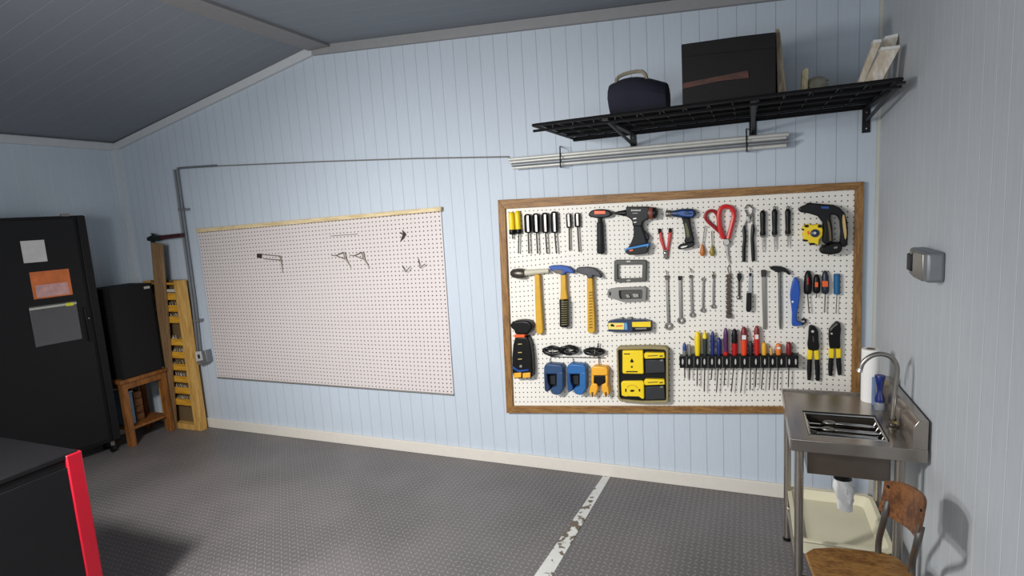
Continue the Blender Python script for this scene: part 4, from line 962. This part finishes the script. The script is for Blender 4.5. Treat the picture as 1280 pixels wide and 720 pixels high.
mb = MB(); mb.box(BX0 - .004, BX0, BY1, BY0, ZB, ZK - .002); mb.box(BX1, BX1 + .004, BY1, BY0, ZB, ZK - .002); mb.box(BX0, BX1, BY0, BY0 + .004, ZB, ZK - .002); mb.box(BX0, BX1, BY1 - .004, BY1, ZB, ZK - .002); mb.box(BX0 - .004, BX1 + .004, BY1 - .004, BY0 + .004, ZB - .004, ZB)
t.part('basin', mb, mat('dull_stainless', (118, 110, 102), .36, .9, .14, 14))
mb = MB(); sx = KX1 - .048
mb.prism([(KX1, KY0, ZK), (sx, KY0, ZK), (sx, KY0, ZK + .075), (sx + .018, KY0, ZK + .10), (KX1, KY0, ZK + .10)], [(KX1, KY1, ZK - .04), (sx, KY1, ZK - .04), (sx, KY1, ZK + .085), (sx + .018, KY1, ZK + .115), (KX1, KY1, ZK + .115)])
t.part('backsplash', mb, SINKST, bevel=.002)
for x, y in ((KX0 + .03, KY1 + .03), (KX0 + .02, KY0 - .03), (.524, KY1 + .03), (.56, KY0 - .03)):
    lg = t.part('leg', MB().lathe((x, y, .012), (x, y, ZK - .012), [(0, .014), (.25, .014), (.252, .017), (1, .017)], 14), SINKST)
    t.part('foot', MB().lathe((x, y, 0), (x, y, .014), [(0, .02), (.7, .02), (1, .014)], 12), BLACK, lg)
mb = MB(); mb.tube([(KX0 + .02, KY0 - .03, .175), (.56, KY0 - .03, .175)], .010, 8); mb.tube([(KX0 + .03, KY1 + .03, .175), (.524, KY1 + .03, .175)], .010, 8)
mb.tube([(KX0 + .025, KY0 - .03, .175), (KX0 + .03, KY1 + .03, .175)], .010, 8); mb.tube([(.56, KY0 - .03, .175), (.524, KY1 + .03, .175)], .010, 8)
t.part('lower_frame', mb, SINKST)
ux, uy = wy(1052, 594, .8).x, (BY0 + BY1) / 2 + .02
t.part('drain', MB().lathe((ux, uy, ZB - .003), (ux, uy, ZB - .088), [(0, .034), (.3, .034), (.4, .033), (1, .033)], 16), BLACK)
t.part('drain_pipe', MB().lathe((ux, uy, ZB - .085), (ux + .004, uy, .40), [(0, .026), (.3, .025), (.32, .028), (.4, .025), (1, .022)], 14), WHITE, label='white drain pipe')
t.done()
t = T('drain_sleeve', 'crumpled white plastic sleeve tied around the sink drain', 'plastic sleeve')
random.seed(11); rings = []
for i in range(9):
    k = i / 8; rr = .030 + .008 * math.sin(k * 5)
    rings.append([(ux + .006 + .012 * k + rr * math.cos(a * PI / 8) * random.uniform(.85, 1.2), uy + rr * math.sin(a * PI / 8) * random.uniform(.85, 1.2), ZB - .089 - .14 * k) for a in range(16)])
mb = MB(); mb.loft(rings); t.part('sleeve', mb, mat('white_sheet_plastic', (216, 216, 214), .4)); t.done()

z = Z((970, 420), 4)
t = T('faucet', 'tall curved gooseneck faucet on the sink’s wall side', 'faucet')
fo_ = .80
fb = wz(1115, 534, ZK); fo_ = -fb.y
path = [wy(1115.5, 520, fo_), wy(1117, 505, fo_), wy(1120, 480, fo_), wy(1121.5, 462, fo_), wy(1118, 451, fo_), wy(1110, 444.5, fo_), wy(1099, 442.5, fo_), wy(1088, 445.5, fo_), wy(1079, 453, fo_), wy(1075.5, 461, fo_)]
t.part('spout', MB().tube(smooth(path, 5), .0095, 12), STEEL)
t.part('nozzle', MB().lathe(path[-1], path[-1] + (path[-1] - path[-2]) * .45, [(0, .0105), (1, .0115)], 12), CHROME)
t.part('base', MB().lathe((fb.x, fb.y, ZK - .0005), tuple(path[0]), [(0, .022), (.1, .022), (.2, .013), (.6, .013), (.7, .015), (1, .011)], 16), DSTEEL)
hb = (fb.x + .0, fb.y, ZK + .026)
t.part('lever', MB().tube([hb, (hb[0] + .002, hb[1] - .028, hb[2] + .004), (hb[0] + .003, hb[1] - .05, hb[2] + .012)], [.007, .006, .005], 8), mat('brass_lever', (170, 150, 100), .3, .8), label='brass-tinted lever'); t.done()

rb = wz(1087, 501, ZK)
t = T('paper_towel_roll', 'white paper towel roll standing at the back of the sink', 'paper towel')
ro = -rb.y; rr_ = 11.5 * S(1087, 470, ro); zt = wy(1086, 436, ro).z
t.part('roll', MB().lathe((rb.x, rb.y, ZK + .0005), (rb.x, rb.y, zt), [(0, rr_ * .97), (.02, rr_), (.98, rr_), (1, rr_ * .96)], 28), mat('white_paper', (238, 236, 232), .8, 0, .03))
t.part('core', MB().lathe((rb.x, rb.y, zt - .004), (rb.x, rb.y, zt + .0015), [(0, .018), (1, .018)], 16), mat('brown_card', (120, 100, 80), .8), label='brown card core'); t.done()
db = wz(1099, 512, ZK); do = -db.y; sd = S(1099, 490, do)
t = T('soap_dispenser', 'small clear bottle with a dark blue hourglass pump top by the roll', 'dispenser')
t.part('bottle', MB().lathe((db.x, db.y, ZK + .0005), (db.x, db.y, wy(1099, 501, do).z), [(0, 6.5 * sd), (.1, 7 * sd), (.8, 7 * sd), (1, 5 * sd)], 18), glass_mat('clear_bottle', (150, 158, 168), .55))
t.part('pump_top', MB().lathe((db.x, db.y, wy(1099, 502, do).z), (db.x, db.y, wy(1099, 469, do).z), [(0, 6.2 * sd), (.15, 6.2 * sd), (.35, 3.4 * sd), (.5, 3.6 * sd), (.75, 5.4 * sd), (.97, 7 * sd), (1, 6.4 * sd)], 18), mat('royal_blue_plastic', (24, 40, 110), .3), label='dark blue hourglass top'); t.done()
t = T('sponge', 'light blue sponge standing between the roll and the pump bottle', 'sponge')
sb = wz(1090.5, 505, ZK); so = -sb.y; ss = S(1090, 490, so)
t.part('sponge', MB().box(sb.x - 1.5 * ss, sb.x + 2.2 * ss, sb.y - .02, sb.y, ZK + .0005, wy(1090, 471, so).z), mat('grey_blue_sponge', (112, 134, 168), .8), bevel=.002); t.done()
# rack of rods in the basin
t = T('dish_rack', 'chrome wire rack sitting inside the sink basin', 'rack')
mb = MB(); zr = ZK - .006
for y in (BY0 - .015, BY1 + .015): mb.tube([(BX0 + .006, y, zr), (BX1 - .006, y, zr)], .005, 8)
for x in (BX0 + .006, BX1 - .006): mb.tube([(x, BY0 - .015, zr), (x, BY1 + .015, zr)], .005, 8)
t.part('frame', mb, CHROME)
mb = MB()
for i in range(1, 5):
    y = BY1 + .015 + (BY0 - BY1 - .03) * i / 5
    mb.tube([(BX0 + .006, y, zr), (BX0 + .02, y, zr - .026), (BX1 - .02, y, zr - .026), (BX1 - .006, y, zr)], .0035, 6)
t.part('wires', mb, CHROME)
mb = MB()
for x in (BX0 + .06, BX1 - .06):
    for y in (BY0 - .07, BY1 + .07): mb.tube([(x, y, ZB), (x, y, zr - .026)], .0035, 6)
t.part('feet', mb, CHROME); t.done()
for i, (ya, xa, xb, lab) in enumerate(((.28, .35, .94, 'rearmost of the steel utensils lying across the sink rack'), (.55, .30, .96, 'middle one of the steel utensils lying across the sink rack'), (.72, .05, .9, 'utensil with a round dark head lying across the sink rack'))):
    y = BY0 + (BY1 - BY0) * ya; xA = BX0 + (BX1 - BX0) * xa; xB = BX0 + (BX1 - BX0) * xb
    t = T('utensil', lab, 'utensil', 'steel utensils in the sink rack')
    t.part('handle', MB().lathe((xA, y, zr - .014), (xB, y - .012, zr - .015), [(0, .005), (.2, .007), (.9, .0085), (1, .005)], 10), CHROME)
    t.part('head', MB().ball((xA, y, zr - .012), (.026, .017, .009)), DSTEEL if i == 2 else STEEL); t.done()

# cream tray under the sink
ZTR = .19
q = [wz(u, v, .265) for u, v in ((992, 611), (1087, 617), (1112, 682), (1005, 672))]
tx0, tx1, ty0, ty1 = KX0 + .055, .475, -.46, min(q[2].y, q[3].y)
tx0 = .185; tx1 = .535
ty0 = q[0].y; ty1 = q[3].y - .02
CT = mat('cream_tray_plastic', (226, 220, 192), .45, 0, .1, 5)
t = T('plastic_tray', 'deep cream plastic tray sitting under the sink on its lower frame', 'tray')
def rr(x0, x1, y0, y1, z_, r=.03):
    pts = []
    for cx, cy, a0 in ((x1 - r, y1 - r, 0), (x0 + r, y1 - r, 90), (x0 + r, y0 + r, 180), (x1 - r, y0 + r, 270)):
        for k in range(4): a = math.radians(a0 + k * 30); pts.append((cx + r * math.cos(a), cy + r * math.sin(a), z_))
    return pts
lo, hi = min(ty0, ty1), max(ty0, ty1)
mb = MB()
mb.loft([rr(tx0 + .02, tx1 - .02, lo + .02, hi - .02, ZTR - .003), rr(tx0, tx1, lo, hi, .262), rr(tx0 - .012, tx1 + .012, lo - .012, hi + .012, .266), rr(tx0 - .012, tx1 + .012, lo - .012, hi + .012, .272), rr(tx0 + .006, tx1 - .006, lo + .006, hi - .006, .272), rr(tx0 + .035, tx1 - .035, lo + .035, hi - .035, ZTR + .045)])
t.part('tray', mb, CT); t.done()

# ================================================================== SCHOOL CHAIR
t = T('school_chair', 'old wooden school chair with steel tube legs in front of the sink', 'chair')
ZQ = .43
sp = [wz(u, v, ZQ) for u, v in ((1006, 691), (1016, 685), (1042, 683.5), (1105, 690), (1122, 697), (1136, 708), (1146, 724))]
P_a, P_b, P_r = sp[0], sp[3], sp[6]
ctr = Vector((.345, -1.40, ZQ))
sp += [Vector((.50, -1.47, ZQ)), Vector((.44, -1.55, ZQ)), Vector((.30, -1.56, ZQ)), Vector((.235, -1.50, ZQ)), Vector((.20, -1.38, ZQ))]
lo_ = [p - Vector((0, 0, .014)) for p in sp]
t.part('seat', MB().prism(lo_, sp), CHAIRW, bevel=.005, seg=3)
# curved backrest between A and B
A = wy(1103, 619, 1.30); B = wy(1151, 655, 1.52)
d = (B - A); nrm = Vector((-d.y, d.x, 0)).normalized()
if nrm.x < 0: nrm = -nrm
upv = Vector((.010, 0, .068))
rings = []
for k in range(13):
    s_ = k / 12; c = A + d * s_ + nrm * (.035 * (1 - (2 * s_ - 1) ** 2))
    hh = 1.0 - .22 * abs(2 * s_ - 1) ** 4
    th = nrm * .005
    rings.append([c - upv * hh - th, c - upv * hh + th, c + upv * hh * .2 + th * 1.4, c + upv * hh + th, c + upv * hh - th, c + upv * hh * .2 - th * .4])
mb = MB(); mb.loft(rings); bk = t.part('backrest', mb, wood('dark_worn_plywood', (130, 84, 46), (84, 50, 28), (4, 4, 4), 6, .4), bevel=.002)
for s_ in (.07, .93):
    for sg in (.55, -.55):
        c = A + d * s_ + nrm * (.035 * (1 - (2 * s_ - 1) ** 2)) + upv * sg - nrm * .005
        t.part('rivet', MB().lathe(c, c - nrm * .004, [(0, .006), (1, .004)], 10), BLACK, bk)
CH = mat('grey_tube_paint', (92, 88, 84), .4, .5)
def tubep(pts, r=.0105): return MB().tube(smooth(pts, 5), r, 10)
ra = wz(1098, 695, ZQ - .01); rb_ = wz(1140, 722, ZQ - .01)
Aa = A + d * .08 + nrm * .012; Bb = A + d * .93 + nrm * .012
t.part('back_post', tubep([Aa - upv * .2, Aa - upv * 1.2, ra + Vector((0, 0, .06)), ra + Vector((0, 0, -.03))]), CH)
t.part('back_post', tubep([Bb - upv * .2, Bb - upv * 1.2, rb_ + Vector((0, 0, .06)), rb_ + Vector((0, 0, -.03))]), CH)
lf = Vector((.232, -1.285, 0)); lf2 = Vector((.27, -1.52, 0))
for p, o in ((ra, (.03, .03)), (rb_, (.03, -.03)), (lf, (-.01, .02)), (lf2, (-.02, -.03))):
    top_ = Vector((p.x, p.y, ZQ - .022)); bt_ = Vector((p.x + o[0], p.y + o[1], .012))
    bt_.x = min(bt_.x, XR - .05)
    lg = t.part('leg', MB().tube([top_, top_.lerp(bt_, .5), bt_], .0105, 10), CH)
    t.part('foot_cap', MB().lathe((bt_.x, bt_.y, 0), (bt_.x, bt_.y, .02), [(0, .015), (1, .0125)], 10), BLACK, lg)
loop = [Vector((p.x, p.y, ZQ - .026)) for p in (ra, rb_, lf2, lf)]
mb = MB()
for i in range(4): mb.tube([loop[i], loop[(i + 1) % 4]], .009, 8)
t.part('seat_frame', mb, CH); t.done()

# ================================================================== LEFT CORNER: rack, plank, table, case, cabinet
RX0, RX1 = -4.95, -4.47
RYF, RYB = -.105, -.045
t = T('pigeonhole_rack', 'tall yellow wooden rack with many small shelves, against the back wall', 'rack')
ztop = 1.345
for x0, x1 in ((RX0, RX0 + .03), (RX1 - .085, RX1)): t.part('post', MB().box(x0, x1, RYF, RYB, 0, ztop), RACKW, bevel=.002)
t.part('back_panel', MB().box(RX0 + .03, RX1 - .085, RYB - .006, RYB, .05, ztop), mat('brown_backing', (104, 84, 56), .7))
shz = []
for v in (374, 389, 403, 431, 447, 462, 477, 491, 505):
    shz.append(wy(222, v, .105).z)
shz = [ztop - .03] + shz
for k, h in enumerate(shz):
    mb = MB(); mb.box(RX0 + .03, RX1 - .085, RYF + .004, RYB - .006, h - .006, h); mb.box(RX0 + .03, RX1 - .085, RYF + .002, RYF + .010, h - .006, h + (.052 if k else .012))
    t.part('shelf', mb, RACKS)
t.part('bottom_rail', MB().box(RX0 + .03, RX1 - .085, RYF, RYB - .006, .0, .05), RACKW)
t.part('label_strip', MB().box(-4.72, RX1 - .086, RYF - .001, RYF + .008, 1.245, 1.27), mat('pale_strip', (190, 184, 172), .6), label='pale grey strip under the top shelf'); t.done()
random.seed(21)
mb = MB()
for h in shz[1:]:
    for k in range(14):
        x = random.uniform(-4.74, RX1 - .10); y = random.uniform(RYF + .016, RYB - .02)
        x2 = x - random.uniform(.0, .04); x2 = max(x2, RX0 + .035)
        mb.tube([(x, y, h + .0018), (x2, y - .0, h + random.uniform(.055, .078))], .0016, 4)
t = T('metal_rods', 'many thin grey rods and nails sticking up in the yellow rack’s shelves', 'rods', kind='stuff')
t.part('rods', mb, mat('pale_rods', (168, 160, 146), .5, .3)); t.done()

t = T('plank', 'tall brown plank leaning in the corner behind the black case', 'board')
a0_, a1_ = wy(189, 303, .118), wy(202.5, 305, .118)
pt = [Vector((a0_.x - .15, -.118, .0)), Vector((a1_.x - .16, -.118, .0)), Vector((a1_.x, -.116, a1_.z)), Vector((a0_.x, -.116, a0_.z))]
t.part('plank', MB().prism([p + Vector((0, .010, 0)) for p in pt], [p + Vector((0, -.010, 0)) for p in pt]), PLANKW, bevel=.002); t.done()
t = T('bar_clamp', 'dark green post with a long maroon arm reaching to the conduit', 'clamp')
g0, g1 = wy(186, 300, .060), wy(228, 294, .060)
gx = g0.x
MAR = mat('maroon_arm_paint', (62, 26, 34), .45)
t.part('post', MB().box(gx - .012, gx + .014, -.040, -.018, 0, g0.z - .005), mat('dark_green_paint', (18, 44, 34), .5), bevel=.002)
# head joint and arm
t.part('arm', MB().px([(189, 295.5), (226, 291.5), (226.5, 296.5), (190, 301)], .045, .075), MAR, bevel=.002)
t.part('joint', MB().px([(183, 297), (189, 294), (198, 295), (197, 300.5), (190, 302), (183.5, 301)], .030, .085), mat('black_green_iron', (24, 34, 32), .5), bevel=.003)
t.part('lever', MB().px([(187.5, 292), (189, 291.5), (195, 295), (194, 296.5)], .05, .07), BLACKM)
t.done()

TX0, TX1, TY0, TY1, TZ = -5.12, -4.765, -.135, -.530, .572
t = T('side_table', 'low orange-brown wooden table carrying the black case', 'table')
t.part('top', MB().box(TX0, TX1 + .012, TY1 - .015, TY0, TZ - .03, TZ), TABLEW, bevel=.004)
t.part('apron', MB().box(TX0 + .03, TX1 - .005, TY1 + .03, TY0 - .02, TZ - .085, TZ - .03), TABLEW, bevel=.002)
for x in (TX0, TX1 - .055):
    for y in (TY1, TY0 - .05):
        t.part('leg', MB().prism([(x + .005, y + .0, 0), (x + .060, y + .0, 0), (x + .060, y + .046, 0), (x + .005, y + .052, 0)], [(x, y, TZ - .03), (x + .05, y, TZ - .03), (x + .05, y + .045, TZ - .03), (x, y + .045, TZ - .03)]), TABLEW, bevel=.002)
t.part('lower_shelf', MB().box(TX0 + .02, TX1 - .012, TY1 + .02, TY0 - .02, .135, .155), TABLEW, bevel=.002)
for x, y in ((-5.09, -.27), (-5.09, -.235), (-5.09, -.20)): t.part('slat', MB().box(x, x + .012, y, y + .012, .155, TZ - .085), mat('pale_slat', (176, 136, 72), .6))
t.done()
t = T('cardboard_box', 'pale blue box on the lower shelf of the side table', 'box')
t.part('body', MB().box(-5.02, -4.86, -.48, -.40, .1555, .43), mat('pale_blue_card', (126, 160, 190), .6), bevel=.003)
t.part('lid', MB().box(-5.025, -4.855, -.485, -.395, .43, .445), mat('pale_blue_card_lid', (140, 170, 196), .6), bevel=.002); t.done()
t = T('wooden_crate', 'brown wooden crate beside the pale blue box under the table', 'crate')
mb = MB()
CRX0, CRX1, CRY0, CRY1 = -5.07, -4.90, -.375, -.29
for k in range(4):
    z0 = .158 + k * .065; mb.box(CRX1 - .008, CRX1, CRY0, CRY1, z0, z0 + .058)
    mb.box(CRX0, CRX0 + .008, CRY0, CRY1, z0, z0 + .058); mb.box(CRX0, CRX1, CRY0, CRY0 + .008, z0, z0 + .058); mb.box(CRX0, CRX1, CRY1 - .008, CRY1, z0, z0 + .058)
t.part('side_boards', mb, wood('crate_wood', (120, 78, 44), (82, 50, 28), (1, 1, 8), 8))
mb = MB()
for x in (CRX0 + .009, CRX1 - .022):
    for y in (CRY0 + .009, CRY1 - .022): mb.box(x, x + .013, y, y + .013, .1555, .42)
t.part('corner_post', mb, TABLEW); t.done()

t = T('speaker_case', 'black fabric-faced case with a white label, standing on the side table', 'case')
CX1 = -4.772; CY1, CY0 = -.505, -.150
f = [wx(u, v, CX1) for u, v in ((136, 358), (197, 355), (210, 458), (153, 472))]
zt0 = 1.335
cv = MB().box(-5.06, CX1, CY1, CY0, TZ + .0005, zt0)
b = t.part('body', cv, mat('black_grille_cloth', (27, 27, 29), .8, 0, .2, 60, .0008), bevel=.006)
for yy in (CY1, CY0 - .012): t.part('edge_strip', MB().box(CX1, CX1 + .004, yy, yy + .012, TZ + .002, zt0 - .002), BLACK, b)
t.part('label_plate', MB().box(CX1 - .001, CX1 + .003, CY0 - .07, CY0 - .02, zt0 - .045, zt0 - .025), mat('pale_label', (188, 188, 186), .5), b, 'small white label')
t.part('corner_cap', MB().box(CX1 - .002, CX1 + .006, CY0 - .02, CY0 - .004, TZ + .004, TZ + .016), STEEL, b); t.done()

# rolling black cabinet, slightly turned from the left wall
C0 = Vector((-4.775, -.60, 0)); dv = Vector((-.20, -.98, 0)).normalized(); nv = Vector((.98, -.20, 0)).normalized()
def cab(s0, s1, n0, n1, z0, z1, mb=None):
    mb = mb or MB(); c = [C0 + dv * a + nv * b for a, b in ((s0, n0), (s1, n0), (s1, n1), (s0, n1))]
    return mb.loft([[(p.x, p.y, z0) for p in c], [(p.x, p.y, z1) for p in c]])
t = T('metal_cabinet', 'tall black steel cabinet on casters at the far left', 'cabinet')
t.part('body', cab(0, .92, -.21, 0, .10, 1.93), BLACKM, bevel=.006)
d1_ = t.part('door', cab(.075, .90, 0, .012, .13, 1.91), mat('black_door_paint', (24, 24, 26), .4), bevel=.003)
t.part('edge_post', cab(.0, .055, 0, .016, .11, 1.925), BLACKM, bevel=.003)
t.part('handle', cab(.095, .11, .012, .03, .95, 1.22), BLACK, d1_, bevel=.003)
t.part('lock', MB().lathe(C0 + dv * .085 + nv * .012 + Vector((0, 0, 1.13)), C0 + dv * .085 + nv * .02 + Vector((0, 0, 1.13)), [(0, .008), (1, .006)], 10), CHROME, d1_)
t.part('top_clip', cab(.10, .15, -.01, .02, 1.925, 1.945), STEEL, bevel=.002)
for s_, n_ in ((.05, -.04), (.87, -.04), (.05, -.17), (.87, -.17)):
    c = C0 + dv * s_ + nv * n_
    cs = t.part('caster', MB().lathe(c + Vector((0, -.012, .030)) , c + Vector((0, .012, .030)), [(0, .027), (.1, .030), (.9, .030), (1, .027)], 16), BLACK)
    t.part('caster_fork', cab(s_ - .014, s_ + .014, n_ - .018, n_ + .018, .058, .101), CHROME, cs, bevel=.002)
t.done()
def onCab(s0, s1, z0, z1, n0=.0125, n1=.0135, mb=None): return cab(s0, s1, n0, n1, z0, z1, mb)
t = T('flyer', 'orange and pink flyer stuck on the black cabinet door', 'flyer')
b = t.part('sheet', onCab(.16, .40, 1.33, 1.53), mat('orange_print', (214, 116, 60), .6, 0, .4, 14))
t.part('print', onCab(.18, .38, 1.34, 1.43, .0136, .0142), mat('pink_print', (206, 160, 156), .6, 0, .4, 30), b, 'pale pink printed area'); t.done()
t = T('notice_card', 'white card stuck high on the black cabinet door', 'card')
t.part('card', onCab(.28, .42, 1.60, 1.76), mat('white_card', (206, 206, 202), .6, 0, .15)); t.done()
t = T('zip_bag', 'clear zip bag with a yellow slider hung on the black cabinet', 'bag')
b = t.part('bag', onCab(.15, .44, .98, 1.28, .0130, .022), glass_mat('clear_zip_bag', (120, 120, 122), .45, .2), bevel=.003)
t.part('zip', onCab(.15, .44, 1.255, 1.27, .022, .025), mat('pale_zip', (190, 190, 180), .4), b)
t.part('slider', onCab(.17, .22, 1.248, 1.272, .024, .031), mat('lemon_slider', (226, 222, 70), .4), b, 'yellow slider', bevel=.002); t.done()

# red-edged tool chest close to the camera: its black side faces the camera, the rear corner post is red
e0 = wy(117, 646, 2.05)
t = T('tool_chest', 'black tool chest with a bright red corner post at the bottom left', 'tool chest')
ex = e0.x; ey = e0.y; L = .52
ztc = wy(100, 562, 2.05).z
REDP = mat('red_enamel', (176, 18, 40), .3)
t.part('body', MB().box(ex - .60, ex - .012, ey - L, ey - .05, .06, ztc - .02), BLACKM, bevel=.004)
t.part('corner_post', MB().box(ex - .06, ex, ey - .062, ey, .0, ztc), REDP, label='red corner post', bevel=.006)
t.part('corner_post', MB().box(ex - .06, ex, ey - L - .02, ey - L + .04, .0, ztc), REDP, label='red corner post', bevel=.006)
t.part('side_panel', MB().box(ex - .012, ex - .004, ey - L + .04, ey - .062, .09, ztc - .05), mat('black_side_panel', (22, 22, 24), .35), bevel=.003)
t.part('lid', MB().box(ex - .60, ex - .004, ey - L, ey - .01, ztc - .019, ztc + .006), BLACKM, bevel=.006)
dz_ = (ztc - .12) / 3
for k in range(3):
    dr = t.part('drawer', MB().box(ex - .58, ex - .07, ey - L - .014, ey - L, .08 + k * dz_, .07 + (k + 1) * dz_), BLACK, bevel=.003)
    t.part('handle', MB().box(ex - .45, ex - .2, ey - L - .03, ey - L - .014, .06 + (k + 1) * dz_ - .035, .06 + (k + 1) * dz_ - .02), STEEL, dr, bevel=.002)
t.done()
